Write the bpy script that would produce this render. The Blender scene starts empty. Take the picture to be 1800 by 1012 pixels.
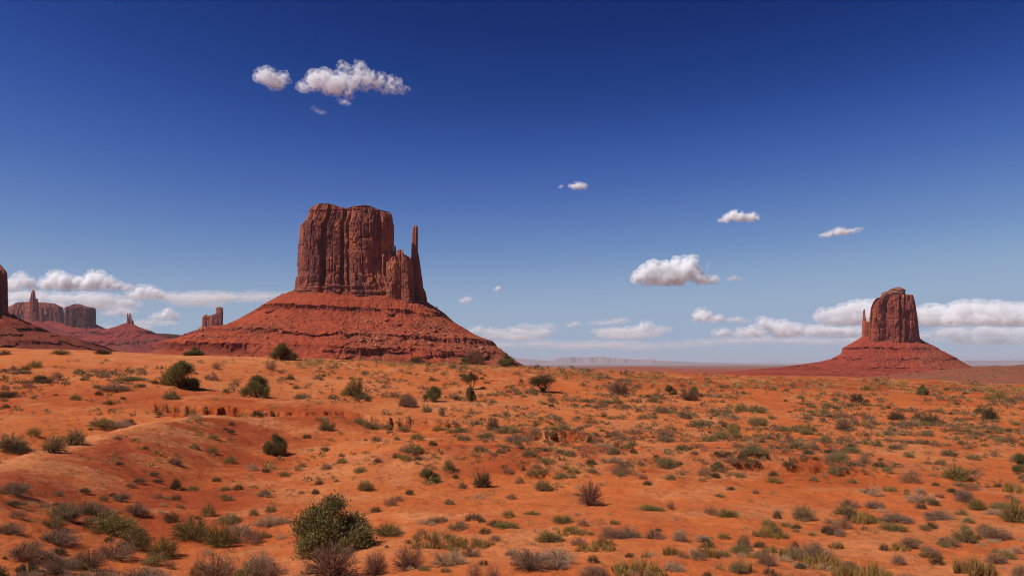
import bpy, math, random
import numpy as np

# ------------------------------------------------------------------ camera, sky, sun, exposure
S = bpy.context.scene
COL = S.collection
W0, H0, F, HOR = 1800.0, 1012.0, 1413.0, 640.0
PITCH = math.atan((HOR - H0 / 2) / F)
cd = bpy.data.cameras.new('camera')
cd.sensor_width = 36.0
cd.lens = 36.0 * F / W0
cd.clip_start, cd.clip_end = 0.1, 200000.0
cam = bpy.data.objects.new('camera', cd)
COL.objects.link(cam)
cam.location = (0, 0, 0)
cam.rotation_euler = (math.pi / 2 + PITCH, 0, 0)
S.camera = cam

SUN_EL = math.radians(50)
SUN_AZ = math.atan2(-0.925, -0.38)            # bearing of the sun measured from +Y towards +X
to_sun = np.array([math.sin(SUN_AZ) * math.cos(SUN_EL), math.cos(SUN_AZ) * math.cos(SUN_EL), math.sin(SUN_EL)])
world = bpy.data.worlds.new('World')
S.world = world
world.use_nodes = True
wn, wl = world.node_tree.nodes, world.node_tree.links
bg = wn['Background']
sky = wn.new('ShaderNodeTexSky')
sky.sky_type = 'NISHITA'
sky.sun_disc = False
sky.sun_elevation = SUN_EL
sky.sun_rotation = SUN_AZ
sky.altitude = 2500
sky.air_density = 1.0
sky.dust_density = 0.3
sky.ozone_density = 3.0
dim = wn.new('ShaderNodeVectorMath')
dim.operation = 'SCALE'
dim.inputs['Scale'].default_value = 0.1
tone = wn.new('ShaderNodeRGBCurve')                     # the deep tone of a high desert sky
for c_, pts in enumerate((((.055, .0015), (.0828, .0030), (.104, .0105), (.141, .044), (.2075, .127), (.352, .285), (.566, .33), (1, .5)),
                          ((.100, .009), (.1475, .0225), (.183, .046), (.246, .112), (.350, .239), (.529, .400), (.707, .425), (1, .5)),
                          ((.205, .085), (.2895, .147), (.3479, .223), (.4395, .376), (.565, .491), (.697, .56), (1, .60)))):
    cv = tone.mapping.curves[c_]
    cv.points[1].location = pts[-1]
    for p_ in pts[:-1]:
        cv.points.new(*p_)
tone.mapping.update()
wl.new(sky.outputs[0], dim.inputs[0])
wl.new(dim.outputs[0], tone.inputs['Color'])
up_ = wn.new('ShaderNodeVectorMath')
up_.operation = 'SCALE'
up_.inputs['Scale'].default_value = 10.0
wl.new(tone.outputs[0], up_.inputs[0])
wl.new(up_.outputs[0], bg.inputs['Color'])
bg.inputs['Strength'].default_value = 0.1

sl = bpy.data.lights.new('sun', 'SUN')
sl.energy = 4.85
sl.angle = math.radians(0.53)
sl.color = (1.0, 0.96, 0.91)
sun = bpy.data.objects.new('sun', sl)
COL.objects.link(sun)
sun.rotation_euler = (math.pi / 2 - SUN_EL, 0, math.pi - SUN_AZ)   # its -Z axis points away from to_sun

S.view_settings.view_transform = 'Standard'
S.view_settings.look = 'None'
S.view_settings.gamma = 1.0
S.view_settings.exposure = 0.0
cy = S.cycles
cy.max_bounces = 30
cy.diffuse_bounces = 3
cy.volume_bounces = 28
cy.transparent_max_bounces = 12
cy.pixel_filter_type = 'BLACKMAN_HARRIS'
cy.filter_width = 1.1
cy.use_denoising = True
cy.denoiser = 'OPENIMAGEDENOISE'
cy.sample_clamp_indirect = 4.0

# ------------------------------------------------------------------ small helpers
RNG = np.random.default_rng(11)
CT, ST = math.cos(PITCH), math.sin(PITCH)


def at(px, py, Y):
    """the world point seen at a pixel of the photograph, at the ground distance Y in front of the camera"""
    px, py, Y = np.broadcast_arrays(np.asarray(px, float), np.asarray(py, float), np.asarray(Y, float))
    x, u = (px - W0 / 2) / F, (H0 / 2 - py) / F
    dy, dz = CT - u * ST, ST + u * CT
    k = Y / dy
    return np.stack([x * k, Y, dz * k], -1)


def proj(P):
    P = np.asarray(P, float)
    d = P[..., 1] * CT + P[..., 2] * ST
    u = -P[..., 1] * ST + P[..., 2] * CT
    return W0 / 2 + F * P[..., 0] / d, H0 / 2 - F * u / d


def _h(ix, iy, iz, seed):
    h = (ix * np.uint32(374761393) + iy * np.uint32(668265263) + iz * np.uint32(2147483647) + np.uint32(seed) * np.uint32(974634641))
    h = (h ^ (h >> np.uint32(13))) * np.uint32(1274126177)
    h = (h ^ (h >> np.uint32(16))) * np.uint32(2246822519)
    return ((h ^ (h >> np.uint32(15))) & np.uint32(0xFFFFFF)).astype(np.float32) / np.float32(8388608.0) - np.float32(1.0)


def vnoise(x, y, z, seed=0):
    x, y, z = np.broadcast_arrays(np.asarray(x, np.float64), np.asarray(y, np.float64), np.asarray(z, np.float64))
    fx, fy, fz = np.floor(x), np.floor(y), np.floor(z)
    ix, iy, iz = (a.astype(np.int64).astype(np.uint32) for a in (fx, fy, fz))
    tx, ty, tz = ((a - b).astype(np.float32) for a, b in ((x, fx), (y, fy), (z, fz)))
    tx, ty, tz = (t * t * t * (t * (t * 6 - 15) + 10) for t in (tx, ty, tz))
    one = np.uint32(1)
    with np.errstate(over='ignore'):
        def lx(jy, jz):
            a, b = _h(ix, jy, jz, seed), _h(ix + one, jy, jz, seed)
            return a + (b - a) * tx
        if np.all(tz == 0):
            a, b = lx(iy, iz), lx(iy + one, iz)
            return a + (b - a) * ty
        a0, a1 = lx(iy, iz), lx(iy + one, iz)
        b0, b1 = lx(iy, iz + one), lx(iy + one, iz + one)
    a = a0 + (a1 - a0) * ty
    b = b0 + (b1 - b0) * ty
    return a + (b - a) * tz


def fbm(x, y, z=0.0, octv=4, seed=0, gain=0.5):
    x, y = np.asarray(x, float), np.asarray(y, float)
    z = np.asarray(z, float)
    s, a, t = 0.0, 1.0, 0.0
    for i in range(octv):
        s = s + a * vnoise(x, y, z, seed + 17 * i)
        t += a
        a *= gain
        x, y = (x * 1.6 - y * 1.2) + 3.7, (x * 1.2 + y * 1.6) - 1.3
        z = z * 2.03 + (5.1 if np.any(z != 0) else 0.0)
    return s / t * 1.6


def sstep(a, b, x):
    t = np.clip((np.asarray(x, float) - a) / (b - a), 0, 1)
    return t * t * (3 - 2 * t)


def mesh_from(name, V, quads=None, tris=None, smooth=True):
    me = bpy.data.meshes.new(name)
    V = np.asarray(V, np.float32).reshape(-1, 3)
    fs, cnt = [], []
    if quads is not None and len(quads):
        q = np.asarray(quads, np.int32).reshape(-1, 4)
        fs.append(q.ravel()); cnt.append(np.full(len(q), 4, np.int32))
    if tris is not None and len(tris):
        t = np.asarray(tris, np.int32).reshape(-1, 3)
        fs.append(t.ravel()); cnt.append(np.full(len(t), 3, np.int32))
    loops, cnt = np.concatenate(fs), np.concatenate(cnt)
    me.vertices.add(len(V)); me.vertices.foreach_set('co', V.ravel())
    me.loops.add(len(loops)); me.loops.foreach_set('vertex_index', loops)
    me.polygons.add(len(cnt))
    me.polygons.foreach_set('loop_start', np.concatenate([[0], np.cumsum(cnt)[:-1]]).astype(np.int32))
    me.polygons.foreach_set('loop_total', cnt)
    me.update(calc_edges=True)
    me.polygons.foreach_set('use_smooth', np.full(len(cnt), smooth))
    me.validate()
    return me


def grid_faces(nr, nc, closed):
    i, j = np.meshgrid(np.arange(nr - 1), np.arange(nc if closed else nc - 1), indexing='ij')
    j2 = (j + 1) % nc
    return np.stack([i * nc + j, i * nc + j2, (i + 1) * nc + j2, (i + 1) * nc + j], -1).reshape(-1, 4)


def set_attr(me, name, arr):
    a = me.attributes.new(name, 'FLOAT', 'POINT')
    a.data.foreach_set('value', np.asarray(arr, np.float32).ravel())


def add(name, me, mat=None, parent=None, loc=None):
    o = bpy.data.objects.new(name, me)
    COL.objects.link(o)
    if mat is not None and me is not None and not me.materials:
        me.materials.append(mat)
    if parent is not None:
        o.parent = parent
    if loc is not None:
        o.location = loc
    return o


def tag(o, label, cat, group=None):
    o['label'] = label
    o['category'] = cat
    if group:
        o['group'] = group
    return o


def thing(name, label, cat, loc=(0, 0, 0), group=None):
    return tag(add(name, None, loc=loc), label, cat, group)


# ------------------------------------------------------------------ material helper
class NT:
    def __init__(self, name):
        self.m = bpy.data.materials.new(name)
        self.m.use_nodes = True
        self.n, self.l = self.m.node_tree.nodes, self.m.node_tree.links
        self.b = self.n['Principled BSDF']
        self.b.inputs['Roughness'].default_value = 0.95
        self.b.inputs['Specular IOR Level'].default_value = 0.1
        self.out = self.n['Material Output']
        self.tc = self.n.new('ShaderNodeTexCoord').outputs['Object']

    def put(self, sock, v):
        if isinstance(v, bpy.types.NodeSocket):
            self.l.new(v, sock)
        elif isinstance(v, tuple) and len(v) == 3 and sock.type == 'RGBA':
            sock.default_value = (*v, 1)
        else:
            sock.default_value = v

    def map(self, scale, vec=None):
        m = self.n.new('ShaderNodeMapping')
        m.inputs['Scale'].default_value = scale
        self.l.new(vec or self.tc, m.inputs['Vector'])
        return m.outputs[0]

    def noise(self, scale, detail=4, rough=0.55, vec=None, dist=0.0):
        t = self.n.new('ShaderNodeTexNoise')
        t.inputs['Scale'].default_value = scale
        t.inputs['Detail'].default_value = detail
        t.inputs['Roughness'].default_value = rough
        t.inputs['Distortion'].default_value = dist
        self.l.new(vec or self.tc, t.inputs['Vector'])
        return t.outputs['Fac']

    def ramp(self, fac, a, b):
        r = self.n.new('ShaderNodeMapRange')
        r.interpolation_type = 'SMOOTHSTEP'
        self.put(r.inputs['Value'], fac)
        r.inputs['From Min'].default_value, r.inputs['From Max'].default_value = a, b
        return r.outputs[0]

    def math(self, op, a, b=0.0, c=0.0):
        m = self.n.new('ShaderNodeMath')
        m.operation = op
        for s, v in zip(m.inputs, (a, b, c)):
            self.put(s, v)
        return m.outputs[0]

    def mix(self, fac, a, b, kind='MIX'):
        m = self.n.new('ShaderNodeMix')
        m.data_type = 'RGBA'
        m.blend_type = kind
        self.put(m.inputs['Factor'], fac)
        self.put(m.inputs['A'], a) if False else None
        col = [s for s in m.inputs if s.type == 'RGBA']
        self.put(col[0], a)
        self.put(col[1], b)
        return [s for s in m.outputs if s.type == 'RGBA'][0]

    def attr(self, name):
        a = self.n.new('ShaderNodeAttribute')
        a.attribute_name = name
        return a.outputs['Fac']

    def bump(self, h, strength=0.5, dist=1.0, prev=None):
        b = self.n.new('ShaderNodeBump')
        b.inputs['Strength'].default_value = strength
        b.inputs['Distance'].default_value = dist
        self.l.new(h, b.inputs['Height'])
        if prev:
            self.l.new(prev, b.inputs['Normal'])
        return b.outputs[0]

    def done(self, col, normal=None):
        self.put(self.b.inputs['Base Color'], col)
        if normal:
            self.l.new(normal, self.b.inputs['Normal'])
        return self.m

# ------------------------------------------------------------------ the ground: one sheet from the camera to the horizon
VALLEY = -40.0
KY = np.array([1, 4, 8, 12, 18, 23, 31, 42, 55, 75, 105, 140, 175])
KPY = np.array([0, 0, 0, 0, 1012, 950, 900, 850, 800, 750, 700, 660, 640])
KZ = np.where(KPY > 0, at(900, np.maximum(KPY, 500), KY)[:, 2], 0)
KZ[:4] = (-1.7, -2.3, -3.6, -4.4)
YC = 175.0
_ly = np.linspace(0, math.log(YC), 1500)
_lz = np.interp(_ly, np.log(KY), KZ)
_k = np.hanning(181); _k /= _k.sum()
_lz = np.convolve(np.pad(_lz, 90, mode='reflect', reflect_type='odd'), _k, 'valid')
CRX = np.array([-300, 0, 100, 200, 300, 400, 500, 600, 700, 800, 900, 1000, 1100, 1200, 1300, 1400, 1500, 1600, 1700, 1800, 2100])
CRY = np.array([612, 614, 616, 617, 621, 626, 631, 634, 636, 638, 640, 645, 651, 657, 661, 664, 667, 670, 674, 677, 682])


def line_dist(X, Y, pts):
    """signed distance (+ on the right of the walk), parameter along the polyline"""
    best, bs, bt = np.full(X.shape, 1e9), np.zeros(X.shape), np.zeros(X.shape)
    n = len(pts) - 1
    for i in range(n):
        ax, ay = pts[i]; bx, by = pts[i + 1]
        dx, dy = bx - ax, by - ay
        L2 = dx * dx + dy * dy
        tt = ((X - ax) * dx + (Y - ay) * dy) / L2
        t = np.clip(tt, 0, 1)
        ex, ey = X - ax - t * dx, Y - ay - t * dy
        d = np.hypot(ex, ey)
        s = np.sign((X - ax) * dy - (Y - ay) * dx)
        m = d < best
        best = np.where(m, d, best); bs = np.where(m, s, bs); bt = np.where(m, i + t, bt)
    return best * np.where(bs == 0, 1, bs), bt / n


# crest of the bare spur in the left of the picture: pixel and distance
SPUR = [(-260, 880, 24), (-90, 838, 31), (0, 806, 38), (110, 778, 47), (200, 757, 55), (270, 738, 63), (330, 727, 71), (400, 727, 80)]
SPW = np.array([at(a, b, c) for a, b, c in SPUR])
# cut banks of the arroyo: pixel column, distance of the bank, height
BANK = np.array([(180, 96, 0), (275, 92, 0.1), (290, 90, 1.15), (330, 89, 1.25), (420, 88, 1.2), (434, 88, .65), (520, 86, .45), (600, 84.5, .42), (628, 83, .95),
                 (660, 82, 1.3), (740, 80, 1.1), (775, 78, .5), (850, 76, .3), (915, 74, .3), (940, 73, 1.0), (1005, 72, .95), (1030, 69, .3),
                 (1078, 63, .3), (1092, 60, .7), (1120, 58.5, .65), (1140, 57, .1), (1200, 56, 0)])
MOUND = [(-0.10 * 48, 48, 5, 3, .55), (0.005 * 46, 46.5, 4.5, 3, .5), (-0.07 * 47, 50, 6, 3, .6), (0.11 * 48, 50, 6, 4, .5), (0.22 * 45, 47, 6, 4, .45),
         (0.36 * 46, 48, 8, 4, .5), (0.5 * 55, 58, 9, 5, .7), (-0.2 * 60, 62, 7, 4, .4), (0.0, 28, 5, 3, .3), (0.25 * 30, 31, 6, 3, .3), (-0.32 * 33, 34, 6, 3, .25)]


def zground(X, Y, fine=True):
    X, Y = np.broadcast_arrays(np.asarray(X, float), np.asarray(Y, float))
    r = np.hypot(X, Y)
    phi = np.arctan2(X, Y)
    pc = np.clip(phi, -0.86, 0.86)
    D = np.maximum(r * np.cos(pc), 1.0)
    px = 900 + (F / CT) * np.tan(pc)
    Dn = np.minimum(D, YC)
    z = np.interp(np.log(Dn), _ly, _lz)
    zc = np.interp(px, CRX, at(900, CRY, YC)[:, 2])
    z = z + sstep(45, YC, Dn) * (zc - _lz[-1])
    t = sstep(YC - 8, 620, D)
    z = z * (1 - t) + VALLEY * t
    near = 1 - sstep(200, 320, D)
    # spur
    sd, st = line_dist(X, Y, SPW[:, :2])
    amp = np.interp(st * (len(SPUR) - 1), np.arange(len(SPUR)), _spamp) if '_spamp' in globals() else 0 * X
    wob = 0.8 * vnoise(X * .12, Y * .12, 0, 5)
    right, left = np.exp(-np.abs(sd + wob) / 6.2), np.exp(-(np.abs(sd) / 3.4) ** 2)
    prof = np.where(sd > 0, 1 - sstep(.2, 8.5, sd + .5 * np.minimum(sd, 1) * wob), left)
    z = z + (amp * prof - 1.1 * np.exp(-((sd + 7.5) / 4.5) ** 2) * (sd < 0) * sstep(0, .15, st) * (1 - sstep(.8, .99, st)) - .75 * np.exp(-((sd - 10.5) / 6) ** 2) * (sd > 0) * (1 - sstep(.8, .99, st))) * near
    # arroyo
    wig = 1.1 * fbm(px * .022, 3.1, 0, 3, 41) + .35 * fbm(px * .13, 7.7, 0, 2, 43) + .22 * np.abs(fbm(px * .19, 2.9, 0, 4, 44, .65))
    yb = np.interp(px, BANK[:, 0], BANK[:, 1]) + wig
    hb = np.interp(px, BANK[:, 0], BANK[:, 2])
    dd = D - yb
    trench = np.where(dd < 0, sstep(-13, -1.2, dd), 1 - sstep(0.0, .26 + .2 * vnoise(px * .11, 4.4, 0, 48), dd))
    talus = np.where(dd < 0, .38 * np.exp(dd / .7), 0)
    z = z - hb * (trench - talus * (hb > .15) * (.6 + .7 * vnoise(px * .05, 1.7, 0, 47))) * near
    for mx, my, wx, wy, mh in MOUND:
        z = z + mh * np.exp(-((X - mx) / wx) ** 2 - ((Y - my) / wy) ** 2)
    # thin rock ledges on the right
    for (x0, y0, ln, wy, hh) in ((0.345 * 43, 43.2, 5.0, 2.6, .34), (0.31 * 45, 45.3, 4.2, 2.2, .26), (0.038 * 44, 43.0, 1.1, 1.6, .3)):
        yy = y0 + .35 * vnoise(X * .9, 2.2, 0, 51)
        z = z + hh * sstep(yy, yy + .12, Y) * (1 - sstep(yy + .3, yy + wy, Y)) * np.exp(-((X - x0) / ln) ** 4)
    if fine:
        n = 1 - sstep(120, 260, D)
        z = z + n * (.30 * fbm(X * .07, Y * .07, 0, 3, 1) + .085 * fbm(X * .5, Y * .5, 0, 4, 2) * sstep(4, 20, D) + .020 * fbm(X * 2.6, Y * 2.6, 0, 3, 3))
        z = z + sstep(60, 120, D) * near * (.5 * fbm(X * .045 + 7, Y * .045, 0, 4, 6))
        # rills on the steep bank faces
    far = sstep(250, 800, D)
    z = z + far * 5.0 * fbm(X * .0016, Y * .0016, 0, 4, 8)
    # hill on the right beyond the crest, low red swell on the valley floor
    z = z + 47 * np.exp(-((X - 860) / 430) ** 2 - ((Y - 1050) / 330) ** 2) * far * (1 + .12 * fbm(X * .01, Y * .01, 0, 4, 9))
    z = z + 26 * np.exp(-((X - 800) / 330) ** 2 - ((Y - 5200) / 500) ** 2)
    return z


_zb = zground(SPW[:, 0], SPW[:, 1], fine=False)
_spamp = np.maximum(SPW[:, 2] - _zb, 0) * np.array([.9, 1, 1, 1, 1, 1, 1, .35])

az = np.concatenate([np.radians(np.arange(-180, -40, 4.0)), np.radians(np.arange(-40, -35, .5)), np.radians(np.arange(-35, 35, .085)),
                     np.radians(np.arange(35, 40, .5)), np.radians(np.arange(40, 180, 4.0))])
rr = np.concatenate([np.geomspace(1.2, 14, 40)[:-1], np.geomspace(14, 54, 340)[:-1], np.geomspace(54, 100, 330)[:-1], np.geomspace(100, 215, 200)[:-1], np.geomspace(215, 3000, 130)[:-1], np.geomspace(3000, 62000, 60)])
RR, AZ = np.meshgrid(rr, az, indexing='ij')
GX, GY = RR * np.sin(AZ), RR * np.cos(AZ)
GZ = zground(GX, GY)
nr, nc = GX.shape
V = np.concatenate([np.stack([GX, GY, GZ], -1).reshape(-1, 3), [[0, 0, -1.65]]])
tri = np.stack([np.full(nc, nr * nc), (np.arange(nc) + 1) % nc, np.arange(nc)], -1)
gme = mesh_from('ground', V, grid_faces(nr, nc, True)[:, ::-1], tri)
gpx, gpy = proj(np.stack([GX, np.maximum(GY, 1), GZ], -1))


def blob(px, py, x, y, wx, wy, p=2):
    return np.exp(-np.abs((px - x) / wx) ** p - np.abs((py - y) / wy) ** p)


inn = (GY > 10) & (GY < 260)
edge = fbm(GX * .35, GY * .35, 0, 3, 61)
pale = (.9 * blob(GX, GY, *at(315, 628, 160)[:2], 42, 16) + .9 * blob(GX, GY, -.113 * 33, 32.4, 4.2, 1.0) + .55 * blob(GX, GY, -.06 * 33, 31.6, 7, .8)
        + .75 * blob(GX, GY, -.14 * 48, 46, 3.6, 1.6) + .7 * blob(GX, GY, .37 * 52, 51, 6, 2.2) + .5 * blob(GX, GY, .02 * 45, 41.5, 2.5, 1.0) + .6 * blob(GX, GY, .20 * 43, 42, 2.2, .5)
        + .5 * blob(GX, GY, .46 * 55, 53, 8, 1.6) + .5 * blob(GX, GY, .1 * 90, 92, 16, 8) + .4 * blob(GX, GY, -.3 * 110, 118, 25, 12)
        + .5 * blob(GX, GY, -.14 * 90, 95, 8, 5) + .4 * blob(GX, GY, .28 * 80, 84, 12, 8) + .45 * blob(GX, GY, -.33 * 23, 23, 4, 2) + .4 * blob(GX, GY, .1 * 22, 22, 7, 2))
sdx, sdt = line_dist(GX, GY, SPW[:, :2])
pale = pale + 1.1 * np.exp(-((sdx + .5) / 1.2) ** 2) * (sdt > .1)  # sunlit strip along the spur crest, painted into the sand colour
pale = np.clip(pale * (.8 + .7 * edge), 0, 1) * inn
red = (.9 * ((sdx > .4) & (sdt > .05)) * (1 - sstep(8, 15, sdx)) * sstep(.3, 1.5, sdx) + sum(.75 * blob(GX, GY, m[0], m[1] - .8, m[2], m[3]) for m in MOUND[:7])  # first term paints the shade of the spur's right face as darker red
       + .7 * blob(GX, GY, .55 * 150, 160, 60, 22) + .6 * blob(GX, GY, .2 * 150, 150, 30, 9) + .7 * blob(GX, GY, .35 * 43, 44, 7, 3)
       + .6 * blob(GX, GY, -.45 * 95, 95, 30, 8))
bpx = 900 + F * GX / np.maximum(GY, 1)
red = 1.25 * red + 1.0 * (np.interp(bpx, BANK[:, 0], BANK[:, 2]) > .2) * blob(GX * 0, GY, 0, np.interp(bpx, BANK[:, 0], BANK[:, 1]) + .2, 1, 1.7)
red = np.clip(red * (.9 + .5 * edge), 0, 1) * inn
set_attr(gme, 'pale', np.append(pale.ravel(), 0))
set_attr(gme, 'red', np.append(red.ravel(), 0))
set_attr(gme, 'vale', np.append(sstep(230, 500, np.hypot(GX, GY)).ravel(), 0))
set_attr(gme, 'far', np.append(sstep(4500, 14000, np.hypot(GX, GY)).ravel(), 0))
set_attr(gme, 'brown', np.append((blob(GX, GY, 860, 1000, 520, 420) + .5 * blob(GX, GY, 300, 12000, 9000, 5000)).clip(0, 1).ravel(), 0))

g = NT('desert_ground')
n_big, n_mid, n_sm, n_gr = g.noise(.045, 5, .6), g.noise(.33, 5, .62), g.noise(2.6, 6, .65), g.noise(23, 4, .7)
sand = g.mix(g.ramp(n_big, .35, .65), (.475, .108, .026), (.53, .142, .037))
sand = g.mix(g.math('MULTIPLY', g.ramp(n_mid, .42, .70), .6), sand, (.45, .088, .020))
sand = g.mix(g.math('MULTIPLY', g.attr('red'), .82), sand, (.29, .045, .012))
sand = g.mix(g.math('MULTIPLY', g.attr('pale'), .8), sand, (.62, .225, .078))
sand = g.mix(g.math('MULTIPLY', g.ramp(g.noise(.14, 6, .7), .48, .62), .75), sand, (.53, .185, .064))
sand = g.mix(g.ramp(n_sm, .46, .70), sand, g.mix(.42, sand, (.19, .05, .02)))
sand = g.mix(g.math('MULTIPLY', g.ramp(g.noise(1.1, 6, .75), .54, .66), .5), sand, g.mix(.45, sand, (.22, .065, .03)))
sand = g.mix(g.ramp(n_gr, .56, .70), sand, g.mix(.55, sand, (.16, .05, .025)))
valn = g.noise(1, 5, .6, g.map((.0011, .0045, .001)))
val = g.mix(g.ramp(valn, .38, .62), (.29, .052, .024), (.34, .085, .038))
val = g.mix(g.ramp(g.noise(.02, 5, .7), .45, .7), val, (.20, .085, .045))
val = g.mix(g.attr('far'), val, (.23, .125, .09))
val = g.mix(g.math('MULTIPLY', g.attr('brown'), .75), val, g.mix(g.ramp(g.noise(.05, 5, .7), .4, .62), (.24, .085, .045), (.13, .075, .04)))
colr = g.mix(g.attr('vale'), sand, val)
nb = g.bump(g.noise(.9, 7, .68), .65, .35)
nb = g.bump(g.noise(9, 5, .65), .6, .05, nb)
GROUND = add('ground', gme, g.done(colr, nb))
GROUND['kind'] = 'structure'


def hits(px, py, y0=15.0, y1=230.0):
    """where the rays through pixels first meet the near ground; rays over the crest end just short of it"""
    px, py = np.asarray(px, float), np.asarray(py, float)
    Y = np.geomspace(y0, y1, 260)
    P = at(px[:, None], py[:, None], Y[None])
    below = P[..., 2] < zground(P[..., 0], P[..., 1], False)
    ok = below.any(1)
    i = np.argmax(below, 1)
    lo, hi = Y[np.maximum(i - 1, 0)], Y[i]
    for _ in range(10):
        m = .5 * (lo + hi)
        q = at(px, py, m)
        b = q[:, 2] < zground(q[:, 0], q[:, 1], False)
        hi, lo = np.where(b, m, hi), np.where(b, lo, m)
    q = at(px, py, np.where(ok, hi, YC - 4))
    q[:, 2] = zground(q[:, 0], q[:, 1])
    return q, ok

# ------------------------------------------------------------------ rock materials
def rock_mat(name, lo, mid, hi, varnish=.6, sc=1.0):
    m = NT(name)
    streak = m.noise(1, 6, .62, m.map((.045 * sc, .045 * sc, .0055 * sc)), .6)
    streak2 = m.noise(1, 5, .6, m.map((.16 * sc, .16 * sc, .012 * sc)), .3)
    patch = m.noise(.022 * sc, 5, .6)
    bed = m.noise(1, 4, .7, m.map((.004 * sc, .004 * sc, .30 * sc)))
    c = m.mix(m.ramp(patch, .42, .66), mid, hi)
    c = m.mix(m.math('MULTIPLY', m.ramp(streak, .45, .64), varnish), c, lo)
    c = m.mix(m.math('MULTIPLY', m.ramp(streak2, .48, .70), varnish * .55), c, lo)
    c = m.mix(m.math('MULTIPLY', m.ramp(bed, .52, .7), .35), c, lo)
    c = m.mix(m.math('MULTIPLY', m.ramp(m.noise(.5 * sc, 4, .7), .55, .75), .4), c, lo)
    nb = m.bump(m.noise(.11 * sc, 7, .68), .9, 5 / sc)
    nb = m.bump(m.noise(1, 5, .65, m.map((.05 * sc, .05 * sc, .45 * sc))), .5, 1.6 / sc, nb)
    return m.done(c, nb)


def talus_mat(name, a, b, dark, pale, sc=1.0):
    m = NT(name)
    c = m.mix(m.ramp(m.noise(.013 * sc, 5, .6), .4, .62), a, b)
    c = m.mix(m.math('MULTIPLY', m.ramp(m.noise(1, 5, .65, m.map((.006 * sc, .006 * sc, .16 * sc)), .4), .50, .68), .6), c, dark)
    c = m.mix(m.math('MULTIPLY', m.ramp(m.noise(.13 * sc, 5, .75), .52, .72), .45), c, dark)
    c = m.mix(m.math('MULTIPLY', m.ramp(m.noise(.30 * sc, 3, .7), .60, .74), .55), c, pale)
    c = m.mix(m.math('MULTIPLY', m.ramp(m.noise(.006 * sc, 5, .6), .50, .62), .55), c, tuple(.5 * x + .5 * y * a[0] / .36 for x, y in zip(a, (.24, .105, .05))))
    c = m.mix(m.attr('ledge'), c, dark)
    nb = m.bump(m.noise(.16 * sc, 7, .72), .9, 3.5 / sc)
    return m.done(c, nb)


# ------------------------------------------------------------------ rock forms
def superellipse(n, p, front=.72):
    """n points round a unit superellipse, front * n of them on the half that faces -y; also the arc length"""
    th = np.linspace(0, 2 * np.pi, 20001)
    c, s = np.cos(th), np.sin(th)
    x, y = np.sign(c) * np.abs(c) ** (2 / p), np.sign(s) * np.abs(s) ** (2 / p)
    L = np.concatenate([[0], np.cumsum(np.hypot(np.diff(x), np.diff(y)))])
    half = L[-1] / 2
    nf = int(n * front)
    u = np.concatenate([np.linspace(0, half, n - nf, endpoint=False), np.linspace(half, 2 * half, nf, endpoint=False)])
    return np.interp(u, L, x), np.interp(u, L, y), u / L[-1]


def columns(s, z, seed, w0, w1, off, crack, zlo, zhi, forced=None, step=0.0, wob=1.0, foffs=None):
    """relief of a jointed cliff: s metres round the foot, z height; blocks with their own set-backs, rounded faces and open cracks"""
    rng = np.random.default_rng(seed)
    L = float(s.max()) + 1
    if forced is None:
        b = np.cumsum(rng.uniform(w0, w1, int(L / w0) + 3)) - w1
    else:
        f = np.array(forced)
        r0 = np.cumsum(rng.uniform(w0, w1, int(L / w0) + 3)) - w1
        r0 = r0[(r0 < f[0] - w0) | (r0 > f[-1] + w0)]
        b = np.sort(np.concatenate([r0, f]))
    b = b[b < L + 2 * w1]
    n = len(b) + 1
    offs = rng.uniform(-off, off, n)
    if foffs is not None:
        k0 = int(np.searchsorted(b, f[0] + 1e-6))
        offs[k0:k0 + len(foffs)] = foffs
    zs = rng.uniform(zlo, zhi, n)
    st = rng.uniform(0.15, 1.0, n) * step * (rng.random(n) < .75)
    zs2 = rng.uniform(zlo, zhi, n)
    st2 = rng.uniform(0.1, .7, n) * step * (rng.random(n) < .6)
    cr = rng.uniform(.2, 1.0, n) * crack
    tilt = rng.uniform(-.42, .42, n) * (rng.random(n) < .8)
    ss = s + wob * (1.5 * vnoise(s * .012, z * .02, 0, seed + 1) + .35 * vnoise(s * .1, z * .16, 0, seed + 2))
    i = np.clip(np.searchsorted(b, ss), 1, n - 2)
    lo, hi = b[i - 1], b[i]
    wd = np.maximum(hi - lo, .5)
    u = np.clip((ss - lo) / wd, 0, 1)
    e = np.minimum(u, 1 - u) * wd
    zz = z + 3.5 * vnoise(ss * .16, z * .03, 0, seed + 3)
    d = offs[i] - st[i] * sstep(zs[i] - .7, zs[i] + .7, zz) - st2[i] * sstep(zs2[i] - .6, zs2[i] + .6, zz)
    # joints across the blocks: each course of a block stands out a little differently and is tilted its own way
    hgt = w1 * 1.7
    cid = np.floor((zz + i * 7.3) / hgt)
    with np.errstate(over='ignore'):
        hsh = _h(i.astype(np.uint32), (cid + 4096).astype(np.uint32), np.uint32(7), seed + 9)
    d = d + .16 * step * hsh + (tilt[i] + .10 * hsh) * (u - .5) * wd
    d = d + .05 * wd * (np.sqrt(np.clip(1 - (2 * u - 1) ** 2, 0, 1)) - .7)
    return d - cr[i] * np.exp(-(e / .9) ** 2) * (.55 + .6 * vnoise(ss * .02, z * .045, 0, seed + 4))


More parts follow.
